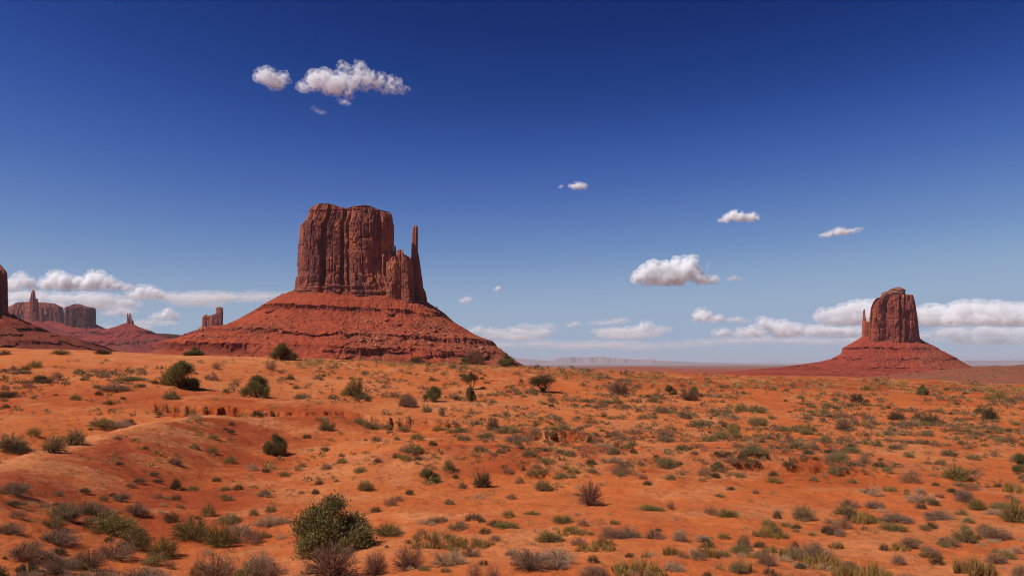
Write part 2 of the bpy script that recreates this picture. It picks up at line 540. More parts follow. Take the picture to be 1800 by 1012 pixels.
def blocks(s, z, seed, w, h, off, crack, tilt=.5, metric=1.0):
    """jointed rock: a cracked pattern of flat blocks about w wide and h high, each with its own set-back and lean"""
    u = s / w + .25 * vnoise(s / w * .35, z / h * .8, 0, seed + 31)
    v = z / h + .22 * vnoise(s / w * .7, z / h * .35, 0, seed + 32)
    iu, iv = np.floor(u), np.floor(v)
    f1, f2 = np.full(u.shape, 9.), np.full(u.shape, 9.)
    du, dv, hh = np.zeros(u.shape), np.zeros(u.shape), np.zeros(u.shape, np.float32)
    g1, g2 = np.zeros(u.shape, np.float32), np.zeros(u.shape, np.float32)
    with np.errstate(over='ignore'):
        for a in (-1, 0, 1):
            for b in (-1, 0, 1):
                cu, cv = (iu + a + 8192).astype(np.int64).astype(np.uint32), (iv + b + 8192).astype(np.int64).astype(np.uint32)
                ju, jv = _h(cu, cv, np.uint32(1), seed), _h(cu, cv, np.uint32(2), seed)
                eu, ev = u - (iu + a + .5 + .42 * ju), v - (iv + b + .5 + .42 * jv)
                d = np.maximum(np.abs(eu), np.abs(ev)) * metric + (1 - metric) * np.hypot(eu, ev)
                n = d < f1
                f2 = np.where(n, f1, np.minimum(f2, d))
                f1 = np.where(n, d, f1)
                du, dv = np.where(n, eu, du), np.where(n, ev, dv)
                hh = np.where(n, _h(cu, cv, np.uint32(3), seed), hh)
                g1, g2 = np.where(n, _h(cu, cv, np.uint32(4), seed), g1), np.where(n, _h(cu, cv, np.uint32(5), seed), g2)
    return hh * off + tilt * off * (g1 * du * 1.6 + g2 * dv * .9) - crack * np.exp(-((f2 - f1) / .07) ** 2)


def loft(rows, D, nth, nz, depth, p=3.2, top=None, seed=0, relief=None, amp=1.0, bury=8.0, cap_rings=10, yoff=0.0, foot=None):
    """a rock tower from its outline: rows of (py, px left, px right) from the top down at distance D; relief(s, z01, zm, conv) pushes its skin out"""
    rows = np.array(rows, float)
    o = np.argsort(-rows[:, 0])
    rows = rows[o]
    PL, PR = at(rows[:, 1], rows[:, 0], D), at(rows[:, 2], rows[:, 0], D)
    zt = np.linspace(PL[0, 2] - bury, PL[-1, 2], nz)
    xl, xr = np.interp(zt, PL[:, 2], PL[:, 0]), np.interp(zt, PR[:, 2], PR[:, 0])
    ux, uy, us = superellipse(nth, p)
    a, c = (xr - xl) / 2, (xr + xl) / 2
    b = np.array([depth(w) for w in (xr - xl)])
    X = c[:, None] + a[:, None] * ux
    Y = D + yoff + b[:, None] * uy
    Z = np.repeat(zt[:, None], nth, 1)
    am, bm = a[:nz // 2 + 1].mean(), b[:nz // 2 + 1].mean()
    rx, ry = np.append(ux, ux[0]) * am, np.append(uy, uy[0]) * bm
    arc = np.concatenate([[0], np.cumsum(np.hypot(np.diff(rx), np.diff(ry)))])[:-1]
    s = np.repeat(arc[None, :], nz, 0)
    fr = np.where(uy <= 0)[0]
    fr = fr[fr > nth * .2]
    conv = lambda px: np.interp(at(px, 560, D)[:, 0], c[:nz // 2 + 1].mean() + ux[fr] * am, arc[fr])
    z01 = (Z - PL[0, 2]) / (PL[-1, 2] - PL[0, 2])
    nx, ny = ux / np.maximum(a[:, None], .5), uy / np.maximum(b[:, None], .5)
    nx, ny = np.sign(ux) * np.abs(ux) ** (p - 1) / np.maximum(a[:, None], .5), np.sign(uy) * np.abs(uy) ** (p - 1) / np.maximum(b[:, None], .5)
    nl = np.hypot(nx, ny) + 1e-9
    nx, ny = nx / nl, ny / nl
    d = relief(s, z01, Z - PL[0, 2], conv) if relief is not None else 0 * X
    d = d * amp
    d = np.where(d > 0, d * (1 - .75 * np.abs(nx) ** 3), d * (1 - .45 * np.abs(nx) ** 3))
    X, Y = X + nx * d, Y + ny * d
    X = X + (Y - D) * (c[0] / D)                       # the body stands square to its own bearing
    if top is not None:
        t = np.array(top, float)
        T = at(t[:, 0], t[:, 1], D)
        zt_x = np.interp(X - (Y - D) * (c[0] / D), T[:, 0], T[:, 2]) + 1.2 * fbm(X * .06, Y * .06, 0, 3, seed + 71)
        Z = np.minimum(Z, zt_x)
    rings = [np.stack([X, Y, Z], -1)]
    ctr = np.stack([X[-1].mean(), Y[-1].mean()])
    zl = Z[-1]
    for k in range(1, cap_rings + 1):
        f = 1 - k / cap_rings * .999
        xx, yy = ctr[0] + (X[-1] - ctr[0]) * f, ctr[1] + (Y[-1] - ctr[1]) * f
        if top is not None:
            zz = np.interp(xx - (yy - D) * (c[0] / D), T[:, 0], T[:, 2]) + 1.2 * fbm(xx * .06, yy * .06, 0, 3, seed + 71) + .5 * k / cap_rings
        else:
            zz = zl * f + zl.mean() * (1 - f) + (xr[-1] - xl[-1]) * .10 * (1 - f * f)
        rings.append(np.stack([xx, yy, zz], -1)[None])
    P = np.concatenate(rings, 0)
    return P


def rock_obj(name, P, mat, parent, org, smooth=False):
    nrow, ncol = P.shape[:2]
    me = mesh_from(name, P.reshape(-1, 3) - np.array(org), grid_faces(nrow, ncol, True), smooth=smooth)
    o = add(name, me, mat, parent)
    return o


def talus(levels, D, nth, seed, front=.8, rough=1.0, sub=None, ledges=(), back=.9, p=2.3, gully=1.0, topin=.55, bare=None):
    """apron of a butte: levels of (px left, py left, px right, py right) from the cliff foot down; ledges: indexes i whose step i -> i+1 is a cliff band"""
    lv = np.array(levels, float)
    n = len(lv)
    PL, PR = at(lv[:, 0], lv[:, 1], D), at(lv[:, 2], lv[:, 3], D)
    u = []
    for i in range(n - 1):
        k = (sub or [24] * (n - 1))[i]
        u.append(np.linspace(i, i + 1, k, endpoint=False))
    u = np.concatenate(u + [[n - 1]])
    ii = np.arange(n)
    xl, zl, xr, zr = (np.interp(u, ii, q) for q in (PL[:, 0], PL[:, 2], PR[:, 0], PR[:, 2]))
    # smooth (debris-buried) profile for comparison: a straight run between the non-ledge ends
    keep = [i for i in ii if (i - 1) not in ledges]
    sm = lambda q: np.interp(u, keep, q[keep])
    xls, zls, xrs, zrs = sm(PL[:, 0]), sm(PL[:, 2]), sm(PR[:, 0]), sm(PR[:, 2])
    ux, uy, us = superellipse(nth, p, .8)
    ph = us * 2 * np.pi
    U, PH = np.meshgrid(u, ph, indexing='ij')
    cphi, sphi = np.cos(PH), np.sin(PH)
    bury = sstep(-.16, .42, fbm(cphi * 4.3, sphi * 4.3, U * .8, 4, seed + 3))
    bury = bury * (1 - .85 * np.exp(-(uy / .28) ** 2))[None, :]
    if bare:
        bury = bury * (1 - bare(ux[None, :], uy[None, :], U))
    mixq = lambda q, qs: q[:, None] * (1 - bury) + qs[:, None] * bury
    XL, XR, ZL, ZR = mixq(xl, xls), mixq(xr, xrs), mixq(zl, zls), mixq(zr, zrs)
    A, C = (XR - XL) / 2, (XR + XL) / 2
    X = C + A * ux
    a0 = A[0].mean()
    B = np.where(uy < 0, a0 * topin + (A - a0) * front, a0 * topin + (A - a0) * back)
    Y = D + B * uy
    f = (ux + 1) / 2
    Z = ZL * (1 - f) + ZR * f
    size = (PR[-1, 0] - PL[-1, 0])
    k = 1000.0 / size
    down = np.clip(U / (n - 1), 0, 1)
    side = (1 - .8 * np.abs(ux) ** 6)[None, :]
    lw = np.zeros_like(U)
    for i in ledges:
        lw = np.maximum(lw, np.exp(-((U - i - .55) / .55) ** 4) * (1 - bury))
    g1 = np.abs(fbm(cphi * 9, sphi * 9, U * .12, 3, seed + 9))
    rad = rough * (7.0 / k * fbm(X * .012 * k, Y * .012 * k, Z * .02 * k, 4, seed) - gully * 3.0 / k * np.exp(-(g1 / .16) ** 2) * sstep(.1, .5, down)
                   + lw * (6.0 / k * fbm(cphi * 27, sphi * 27, U * .3, 5, seed + 5, .62) - 3 / k))
    rad = rad * side * sstep(0, .08, down)
    X, Y = X + rad * cphi, Y + rad * sphi
    Z = Z + rough * (2.6 / k * fbm(X * .05 * k, Y * .05 * k, 0, 4, seed + 21) + 1.7 / k * fbm(X * .16 * k, Y * .16 * k, 0, 4, seed + 22, .65)) * side * sstep(0, .05, down)
    X = X + (Y - D) * (C[0].mean() / D)
    P = np.stack([X, Y, Z], -1)
    inner = P[:1].copy()
    inner[..., 0] = C[0].mean() + (P[0, :, 0] - C[0].mean()) * .5
    inner[..., 1] = D + (P[0, :, 1] - D) * .5
    inner[..., 2] += 3
    P = np.concatenate([P[::-1], inner], 0)
    lw = np.concatenate([lw[::-1], lw[:1] * 0], 0)
    return P, lw


def talus_obj(P, lw, mat, parent, org, name='talus_slope'):
    me = mesh_from(name, P.reshape(-1, 3) - np.array(org), grid_faces(P.shape[0], P.shape[1], True))
    set_attr(me, 'ledge', lw * .55)
    return add(name, me, mat, parent)


R_MAIN = rock_mat('dark_red_cliff_rock', (.115, .046, .042), (.30, .086, .053), (.54, .165, .072), .9)
R_FRESH = rock_mat('orange_cliff_rock', (.13, .045, .034), (.38, .11, .058), (.54, .18, .082), .65)
R_EAST = rock_mat('red_cliff_rock', (.13, .038, .029), (.27, .066, .040), (.42, .115, .055), .5, .8)
R_CAP = rock_mat('brown_cap_rock', (.12, .050, .034), (.28, .105, .06), (.40, .18, .10), .5)
R_FAR = rock_mat('far_cliff_rock', (.12, .036, .026), (.31, .085, .050), (.42, .13, .075), .55, .35)
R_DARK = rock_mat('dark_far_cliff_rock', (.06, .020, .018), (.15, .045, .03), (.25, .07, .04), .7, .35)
T_MAIN = talus_mat('red_talus', (.38, .068, .027), (.32, .056, .023), (.11, .024, .015), (.50, .17, .095))
T_EAST = talus_mat('red_far_talus', (.34, .058, .028), (.29, .048, .025), (.15, .030, .020), (.38, .10, .055), .6)
T_FAR = talus_mat('distant_talus', (.25, .036, .024), (.21, .030, .022), (.10, .020, .016), (.30, .07, .045), .3)
T_LEFT = talus_mat('dark_red_talus', (.21, .036, .019), (.17, .029, .017), (.07, .017, .012), (.30, .075, .045), .8)

# ------------------------------------------------------------------ the buttes
def origin(px, D):
    p = at(px, 645, D)
    return (float(p[0]), float(p[1]), VALLEY)


def generic_relief(seed, w0, w1, off, crack, zh, k=1.0, step=0.0):
    def f(s, z01, zm, conv):
        w = (w0 + w1) / 2
        d = columns(s, zm, seed, w0, w1, off, crack, .15 * zh, .95 * zh, step=step)
        d = d + blocks(s, zm, seed + 50, w * .55, w * 1.6, off * .45, crack * .5, .9) + blocks(s, zm, seed + 51, w * .22, w * .5, off * .2, crack * .25, .9)
        return d + k * (.8 * fbm(s * .05 / k, zm * .02 / k, 0, 4, seed + 7) + .4 * fbm(s * .2 / k, zm * .1 / k, 0, 3, seed + 8))
    return f


# --- the large butte
D1 = 1500.0
ORG = origin(640, D1)
B1 = thing('butte', 'large dark red butte with one thin finger spire standing apart on its right shoulder', 'butte', ORG)


def main_relief(s, z01, zm, conv):
    fb = conv([520, 533, 545, 562, 571.5, 584, 597, 604, 613, 636, 655, 671, 683])
    d = columns(s, zm, 101, 16, 30, 6, 4.5, 30, 150, forced=fb, foffs=[2.5, 7, 4.5, -15, -3, 1, -13, -5, 7, 8, -3, 3], step=4.5)
    d = d + blocks(s, zm, 133, 24, 62, 2.2, 1.9, .9) + blocks(s, zm, 143, 10, 22, 1.0, .8, .9) + blocks(s, zm, 155, 4.5, 7, .5, .4, .8)
    d = d + .9 * fbm(s * .04, zm * .02, 0, 4, 111) + .4 * fbm(s * .25, zm * .2, 0, 3, 112)
    pxs = np.interp(s, conv(np.arange(515, 706, 1.0)), np.arange(515, 706, 1.0))
    zpx = lambda py: float(at(640, py, D1)[2]) - float(at(640, 545, D1)[2])
    d = d - 8 * (1 - sstep(559, 562, pxs)) * sstep(zpx(397), zpx(394.5), zm + 3 * vnoise(s * .06, 0 * s, 0, 119))
    d = d + 5 * sstep(655, 657, pxs) * (1 - sstep(zpx(462), zpx(455), zm - .5 * (pxs - 670) + 4 * vnoise(s * .09, 0 * s, 0, 121)))
    d = d + 4.5 * sstep(590, 592, pxs) * (1 - sstep(609, 611, pxs)) * (1 - sstep(zpx(478), zpx(472), zm + 5 * vnoise(s * .12, 0 * s, 0, 122)))
    foot = 1 - sstep(0, 1, (zm - 42 + 10 * sstep(conv([560])[0], conv([690])[0], s)) / 2.0)
    d = d * (1 - .55 * foot) + foot * (4.0 + 1.3 * np.sign(vnoise(zm * .33, s * .004, 0, 115)) + 1.5 * fbm(s * .12, zm * .25, 0, 3, 116))
    capz = sstep(.885, .90, z01 + .012 * fbm(s * .03, 0 * s, 0, 2, 117))
    d = d * (1 - .4 * capz) + capz * (-2.5 + 1.6 * np.sign(vnoise(zm * .28, s * .006, 0, 118)))
    return d


P = loft([(358, 548, 672), (368, 544, 683), (378, 539.5, 687.5), (390, 535, 691), (395, 533, 691), (400, 528.5, 691), (412, 527.5, 691), (450, 525.5, 691), (487, 524.5, 692),
          (491, 521, 694), (511, 519.5, 700), (545, 518, 703)], D1, 1300, 260, lambda w: .34 * w, 3.4,
         top=[(530, 400), (535, 390), (539, 379), (545, 371), (553, 366), (575, 364.5), (585, 366), (592, 369.5), (601, 372.5), (613, 373), (620, 371), (640, 370.5), (660, 373), (667, 376.5),
              (683, 378.5), (688, 382), (692, 392)], relief=main_relief, bury=0, seed=1)
rock_obj('cliff', P, R_MAIN, B1, ORG)


def thumb_relief(s, z01, zm, conv):
    d = columns(s, zm, 201, 5, 10, .8, 1.0, 10, 140, step=1.4) + blocks(s, zm, 203, 5, 14, 1.1, .8, .9) + .4 * fbm(s * .15, zm * .1, 0, 4, 202)
    return d * (.35 + .65 * (1 - sstep(.3, .6, z01)))


P = loft([(397, 727.2, 733.8), (398, 726.9, 734.2), (403, 725.2, 734.6), (412, 724.4, 734.6), (444, 722.8, 734.8), (452, 722.6, 737), (462, 721.5, 738.2), (481, 720.5, 741), (506, 719, 744),
          (513, 718, 748), (525, 717, 750.5), (550, 716, 752)], D1, 300, 230, lambda w: .55 * w + 1.5, 2.6, relief=thumb_relief, bury=0, seed=2)
rock_obj('spire', P, R_MAIN, B1, ORG)
P = loft([(444, 679, 722.5), (470, 677, 723.5), (500, 676, 725), (548, 674, 728)], D1, 420, 150, lambda w: .75 * w, 4.2,
         top=[(676, 476), (680, 467), (686, 463), (690, 459), (694, 457), (697, 456), (698, 449), (701, 447), (707.5, 446.5), (708.5, 453), (713, 456), (721, 460), (725, 463)],
         relief=generic_relief(211, 9, 20, 3.2, 2.6, 110, .9, 3.5), bury=0, seed=3, yoff=-30)
rock_obj('buttress', P, R_FRESH, B1, ORG)
P = loft([(433, 693.4, 695), (437, 692.8, 696), (450, 691.5, 696.6), (470, 690, 698)], D1, 90, 60, lambda w: .6 * w, 2.4, relief=lambda s, z01, zm, c: .5 * fbm(s * .3, zm * .15, 0, 3, 221), bury=0, yoff=-15)
rock_obj('pinnacle', P, R_MAIN, B1, ORG)
for rows in ([(361.2, 557, 574), (363.3, 555, 580), (363.6, 551, 584), (366, 549, 588), (372, 548, 591)], [(367.6, 629, 648), (369.2, 625, 655), (369.5, 619, 661), (374, 616, 664)]):
    P = loft(rows, D1, 240, 40, lambda w: .4 * w, 2.6, relief=lambda s, z01, zm, c: 1.6 * fbm(s * .08, zm * .5, 0, 4, 231) + 1.2 * np.sign(vnoise(zm * .5, 0, 0, 4)), bury=0, seed=5)
    rock_obj('caprock', P, R_CAP, B1, ORG)
P, lw = talus([(519, 510, 751, 531), (497, 519, 765, 541), (462, 537, 783, 553.5), (461, 544, 785, 560.5), (397, 573, 835, 591), (357, 579, 864, 602), (352, 585, 869, 610), (318, 596, 880, 618),
               (286, 602.5, 887, 623), (281, 617, 890, 632), (215, 645, 925, 648), (150, 662, 985, 664)], D1, 1500, 300, front=.86, ledges=(2, 5, 8), sub=[14, 20, 14, 40, 26, 14, 30, 24, 16, 20, 10],
               bare=lambda a, b, U: (1 - sstep(-.5, -.3, a)) * sstep(7, 7.6, U) + .8 * sstep(.35, .5, a) * sstep(4.4, 5, U) * (1 - sstep(6.6, 7, U)))
TAL1 = P
talus_obj(P, lw, T_MAIN, B1, ORG)

# --- the smaller butte on the right
D2 = 2800.0
ORG = origin(1570, D2)
B2 = thing('butte', 'smaller red butte with a stacked caprock and a short spire on its left shoulder', 'butte', ORG)


def east_relief(s, z01, zm, conv):
    d = columns(s, zm, 301, 18, 48, 4.0, 4.0, 20, 150, step=3.5, forced=conv([1531, 1543, 1556, 1580, 1590, 1606]), foffs=[0, 3, 4, 1, -4])
    d = d + blocks(s, zm, 302, 26, 70, 3.0, 2.2, .9) + blocks(s, zm, 305, 11, 26, 1.5, 1.2, .9) + blocks(s, zm, 306, 5, 9, .7, .5, .8)
    d = d + 2.6 * fbm(s * .022, zm * .02, 0, 4, 303) + .7 * fbm(s * .12, zm * .08, 0, 4, 304)
    return d


P = loft([(518, 1549, 1604.5), (520, 1546, 1605.5), (526.7, 1539.5, 1607), (532, 1535, 1608), (541, 1531.5, 1610), (554, 1530, 1611.5), (563, 1529.5, 1612.5), (579, 1529, 1614.4),
          (590, 1528, 1615.5), (602, 1527, 1616.5)], D2, 800, 170, lambda w: .42 * w, 4.2,
         top=[(1528, 552), (1531, 541), (1534.5, 532), (1540, 526.7), (1549, 523), (1560, 521.5), (1592, 519), (1604, 519.5), (1607, 526)], relief=east_relief, bury=0, seed=11)
rock_obj('cliff', P, R_EAST, B2, ORG)
for rows in ([(514.5, 1551, 1591), (516, 1549, 1592), (519, 1549, 1592.5), (526, 1550, 1592)], [(505.4, 1574, 1583), (507, 1569, 1588), (508.6, 1564, 1588.5), (509.5, 1563, 1591.5), (512.5, 1561, 1591.5), (517, 1560, 1590)]):
    P = loft(rows, D2, 300, 50, lambda w: .45 * w, 2.6, relief=lambda s, z01, zm, c: 3.0 * fbm(s * .05, zm * .25, 0, 4, 311) + 1.6 * np.sign(vnoise(zm * .3, s * .01, 0, 14)), bury=0, seed=12)
    rock_obj('caprock', P, R_CAP, B2, ORG)
P = loft([(543.5, 1518, 1520.2), (546, 1517.1, 1521), (554, 1516.8, 1521), (559, 1516.2, 1521.6), (564, 1515.6, 1523.5), (566.7, 1515.2, 1529), (580, 1514.8, 1534), (602, 1514, 1540)], D2, 220, 110,
         lambda w: .45 * w + 3, 2.6, relief=lambda s, z01, zm, c: (columns(s, zm, 321, 8, 18, 1.5, 1.8, 10, 90, step=1.5) + 1.2 * fbm(s * .1, zm * .06, 0, 4, 322)) * (1 - .7 * sstep(.3, .6, z01)), bury=0)
rock_obj('spire', P, R_EAST, B2, ORG)
P, lw = talus([(1514, 592, 1616.5, 594), (1502, 600.5, 1628, 601.5), (1481, 611.5, 1650, 612), (1480, 616, 1653, 614.5), (1478, 622, 1662, 619), (1463, 629, 1682, 629), (1461, 631.5, 1684, 632), (1441, 635.5, 1698, 640),
               (1405, 641, 1716, 648), (1400, 643, 1720, 651), (1310, 651, 1760, 658), (1200, 660, 1840, 663)], D2, 1100, 400, front=.9, ledges=(2, 5, 8), sub=[16, 22, 10, 16, 20, 9, 16, 20, 8, 18, 12])
TAL2 = P
talus_obj(P, lw, T_EAST, B2, ORG)

# --- the butte cut by the picture's edge
D3 = 1300.0
ORG = origin(-80, D3)
B3 = thing('butte', 'dark butte cliff cut off by the left border above a dark red ledged slope', 'butte', ORG)
P = loft([(468, -160, 0), (474, -166, 5), (479, -168, 9), (485, -170, 11), (500, -171, 11.5), (530, -172, 12), (552, -175, 12.5), (575, -180, 15)], D3, 700, 130, lambda w: .34 * w, 3.2,
         relief=generic_relief(401, 14, 32, 4, 3.5, 110, 1, 3), bury=0)
rock_obj('cliff', P, R_MAIN, B3, ORG)
P, lw = talus([(-178, 552, 13, 550.5), (-200, 556, 29, 555), (-206, 566, 34, 565), (-250, 580, 74, 577), (-253, 586, 80, 584), (-330, 602, 160, 603), (-334, 607, 170, 609), (-420, 655, 300, 650)], D3, 800, 410, front=.8,
               ledges=(1, 3, 5), sub=[16, 12, 30, 10, 30, 8, 14])
talus_obj(P, lw, T_LEFT, B3, ORG)


# --- the far group on the left
def far_butte(label, px, D, towers, apron, seed, mat, ledges, cat='butte', name='butte', tmat=None, front=.6):
    org = origin(px, D)
    b = thing(name, label, cat, org)
    k = D / 1500.0
    for nm, rows, top, dep in towers:
        w = max(r[2] - r[1] for r in rows)
        P = loft(rows, D, int(min(500, 90 + 5 * w)), 90, lambda q: dep * q, 3.0, top=top, relief=generic_relief(seed, 9 * k * .7, 20 * k * .7, 2.2 * k * min(1, w / 30), 2 * k * min(1, w / 30), 60 * k, k * .5 * min(1, w / 20), 1.5 * k * min(1, w / 40)),
                 bury=0, seed=seed)
        rock_obj(nm, P, mat, b, org)
        seed += 3
    P, lw = talus(apron, D, 420, seed, front=front, ledges=ledges, sub=[14] * (len(apron) - 1))
    talus_obj(P, lw, tmat or T_FAR, b, org)
    return b


far_butte('broad pinkish flat topped mesa behind the tall rock needle', 60, 6200.0,
          [('cliff', [(530, 30, 94), (533, 24, 102), (541, 13, 111), (552, 11, 113), (570, 8, 116), (584, 5, 118)], [(10, 546), (13, 541), (29, 533), (51, 531.5), (67, 532.5), (95, 534.5), (111, 541)], .3)],
          [(6, 563, 117, 566), (-20, 572, 130, 574), (-60, 584, 160, 584), (-62, 587, 163, 587), (-160, 640, 260, 640)], 501, R_FAR, (2,), 'mesa', 'mesa')
far_butte('tall slender rock needle in front of the pinkish mesa', 58, 5200.0,
          [('spire', [(509.5, 57.6, 59.4), (512, 56, 60.6), (516, 54, 62), (523, 52.3, 62.6), (533, 51.2, 63.6), (545, 50, 64.6), (560, 47.5, 66), (582, 44, 70)], None, .5),
           ('shoulder', [(525, 64, 66.6), (528, 63.6, 67), (547, 63, 67.4), (584, 61, 71)], None, .6)],
          [(44, 562, 70, 564), (24, 571, 88, 573), (-8, 584, 118, 584), (-9, 587, 120, 587), (-60, 601, 178, 601), (-62, 604, 182, 604), (-130, 645, 250, 645)], 521, R_FAR, (2, 4))
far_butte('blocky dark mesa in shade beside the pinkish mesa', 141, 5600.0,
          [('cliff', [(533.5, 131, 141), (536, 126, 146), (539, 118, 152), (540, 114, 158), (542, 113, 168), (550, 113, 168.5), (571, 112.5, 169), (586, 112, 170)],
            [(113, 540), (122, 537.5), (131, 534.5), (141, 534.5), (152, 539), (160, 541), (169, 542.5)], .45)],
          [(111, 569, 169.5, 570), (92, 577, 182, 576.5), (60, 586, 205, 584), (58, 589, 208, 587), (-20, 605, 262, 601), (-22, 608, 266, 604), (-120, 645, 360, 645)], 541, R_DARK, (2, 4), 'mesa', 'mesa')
far_butte('tiny butte of three thin rock fingers on a wide cone', 228, 5000.0,
          [('finger', [(551, 223.8, 225.2), (556, 223.2, 226.2), (568, 222.2, 227.4), (582, 221, 229)], None, .6),
           ('finger', [(551, 227.4, 229.2), (554, 227, 230.6), (563, 226.7, 231.6), (582, 226, 235)], None, .6),
           ('finger', [(562.5, 231, 234.3), (566, 230.7, 234.8), (582, 230, 237)], None, .6)],
          [(220.5, 567.5, 235.5, 570), (205, 573.5, 247, 576), (192, 577, 258, 579.5), (178, 583, 267.5, 582.5), (177, 586, 268.5, 587), (120, 600, 310, 599), (118, 604, 315, 603), (40, 645, 400, 645)], 561, R_FAR, (3, 5))
far_butte('castle shaped purple butte with a tower rising at its right end', 374, 4200.0,
          [('cliff', [(551, 367, 386), (560, 366, 386), (586, 365, 387)], [(365, 556), (371, 554.7), (379, 551.5), (387, 551)], .5),
           ('knob', [(553, 361.5, 364.5), (555, 357.5, 367), (558, 355.8, 368.2), (575, 355, 369.5), (588, 353.5, 371)], None, .7),
           ('tower', [(539.8, 382.5, 388.5), (541.2, 379.9, 391.7), (550, 379.3, 392.3), (575, 378.5, 391.4), (588, 378, 392.5)], None, .8)],
          [(352, 577, 394, 578), (330, 585, 425, 585), (328, 589, 428, 588), (250, 606, 500, 606), (248, 609, 503, 609), (150, 645, 600, 645)], 581, R_FAR, (1, 3))
far_butte('low flat purple mesa stretching between the rock fingers and the castle shaped butte', 300, 5500.0,
          [('cliff', [(586.6, 272, 334), (587.4, 266, 338), (592, 264, 342), (600, 262, 345)], [(264, 588), (270, 586.8), (300, 588), (318, 590), (331, 589), (340, 588.5)], .5)],
          [(262, 590, 344, 591), (235, 598, 372, 598), (233, 601, 375, 601), (150, 612, 440, 612), (90, 645, 500, 645)], 601, R_DARK, (1,), 'mesa', 'mesa')

# --- mesas on the horizon
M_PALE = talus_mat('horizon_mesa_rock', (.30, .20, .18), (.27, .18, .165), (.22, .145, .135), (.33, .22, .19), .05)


def ridge(top, D, depth, n, seed, base=646):
    t = np.array(top, float)
    px = np.linspace(t[0, 0], t[-1, 0], n)
    py = 640 - (640 - np.interp(px, t[:, 0], t[:, 1])) * .92 + .25 * fbm(px * .12, 0 * px + 2.2, 0, 4, seed)
    e = np.clip(np.minimum(px - t[0, 0], t[-1, 0] - px) / 6, 0, 1)
    P0, PB = at(px, py, D), at(px, base, D)
    h = P0[:, 2] - PB[:, 2]
    rows = []
    for fy, fz in ((-1.1, 0), (-.62, .30), (-.36, .50), (-.30, .56), (-.28, .92), (-.22, 1.0), (.2, 1.0), (.3, .6), (1, 0)):
        rows.append(np.stack([P0[:, 0], D + depth * (fy * (.25 + .75 * e) + .035 * fbm(px * .09, 0 * px + fy, 0, 4, seed + 1)), PB[:, 2] + h * fz], -1))
    return np.stack(rows)


def far_mesa(label, top, D, depth, n, seed, name='mesa'):
    P = ridge(top, D, depth, n, seed)
    org = (float(P[0, :, 0].mean()), D, float(P[0, :, 2].min()))
    me = mesh_from(name, P.reshape(-1, 3) - np.array(org), grid_faces(P.shape[0], P.shape[1], False))
    set_attr(me, 'ledge', np.repeat(np.array([0, 0, 0, 0, 0, 0, 0, 0, 0]), P.shape[1]))
    o = add(name, me, M_PALE, loc=org)
    return o


tag(far_mesa('', [(958, 640), (972, 632), (987, 627), (1005, 626.6), (1020, 627), (1053, 625.8), (1080, 628.6), (1100, 630), (1125, 632), (1140, 631), (1149, 633), (1200, 635.5), (1260, 637), (1330, 640)], 52000.0, 5000, 240, 701),
    'long pale blue flat topped mesa on the horizon beside the large butte', 'mesa')
tag(far_mesa('', [(1560, 641), (1640, 636), (1690, 632.8), (1740, 633), (1800, 632.4), (1900, 633), (2080, 636), (2200, 641)], 46000.0, 4500, 200, 711),
    'faint pale mesa on the horizon behind the small butte and the brown hill', 'mesa')
hl = far_mesa('', [(-500, 641), (-300, 637), (200, 636), (500, 634), (700, 632), (880, 630), (906, 627.5), (918, 629.5), (948, 632), (1000, 635), (1200, 636), (1300, 638), (1500, 637.5), (1700, 636), (2000, 637), (2300, 641)], 58000.0, 3500, 700, 721, 'distant_hills')
hl['kind'] = 'structure'

# ------------------------------------------------------------------ clouds: closed puffs of thin scattering volume, high above and beyond the haze
def surface_nets(f):
    """quads of the zero level of a grid (inside where f > 0)"""
    ins = f > 0
    nx, ny, nz = f.shape
    cnt = np.zeros((nx - 1, ny - 1, nz - 1), np.int8)
    for a in (0, 1):
        for b in (0, 1):
            for c in (0, 1):
                cnt += ins[a:nx - 1 + a, b:ny - 1 + b, c:nz - 1 + c]
    mixed = (cnt > 0) & (cnt < 8)
    idx = np.full(mixed.shape, -1, np.int64)
    cells = np.argwhere(mixed)
    idx[mixed] = np.arange(len(cells))
    acc, num = np.zeros((len(cells), 3)), np.zeros(len(cells))
    cor = [(a, b, c) for a in (0, 1) for b in (0, 1) for c in (0, 1)]
    val = {q: f[cells[:, 0] + q[0], cells[:, 1] + q[1], cells[:, 2] + q[2]] for q in cor}
    for q in cor:
        for ax in range(3):
            if q[ax] == 0:
                q2 = tuple(1 if k == ax else q[k] for k in range(3))
                v0, v1 = val[q], val[q2]
                m = (v0 > 0) != (v1 > 0)
                t = np.where(m, v0 / np.where(m, v0 - v1, 1), 0)
                p = np.array(q, float)[None].repeat(len(cells), 0)
                p[:, ax] += t
                acc[m] += p[m]; num[m] += 1
    V = cells + acc / num[:, None]
    Q = []
    for ax in range(3):
        sl = [slice(None)] * 3
        s0, s1 = list(sl), list(sl)
        s0[ax], s1[ax] = slice(0, -1), slice(1, None)
        e = ins[tuple(s0)] != ins[tuple(s1)]
        E = np.argwhere(e)
        o1, o2 = (ax + 1) % 3, (ax + 2) % 3
        ok = (E[:, o1] > 0) & (E[:, o2] > 0) & (E[:, o1] < f.shape[o1] - 1) & (E[:, o2] < f.shape[o2] - 1)
        E = E[ok]
        up = ins[tuple(s0)][E[:, 0], E[:, 1], E[:, 2]]
        def at_(d1, d2):
            C = E.copy(); C[:, o1] += d1; C[:, o2] += d2
            return idx[C[:, 0], C[:, 1], C[:, 2]]
        q = np.stack([at_(-1, -1), at_(0, -1), at_(0, 0), at_(-1, 0)], -1)
        q[~up] = q[~up][:, ::-1]
        Q.append(q)
    return V, np.concatenate(Q)


_cm = {}


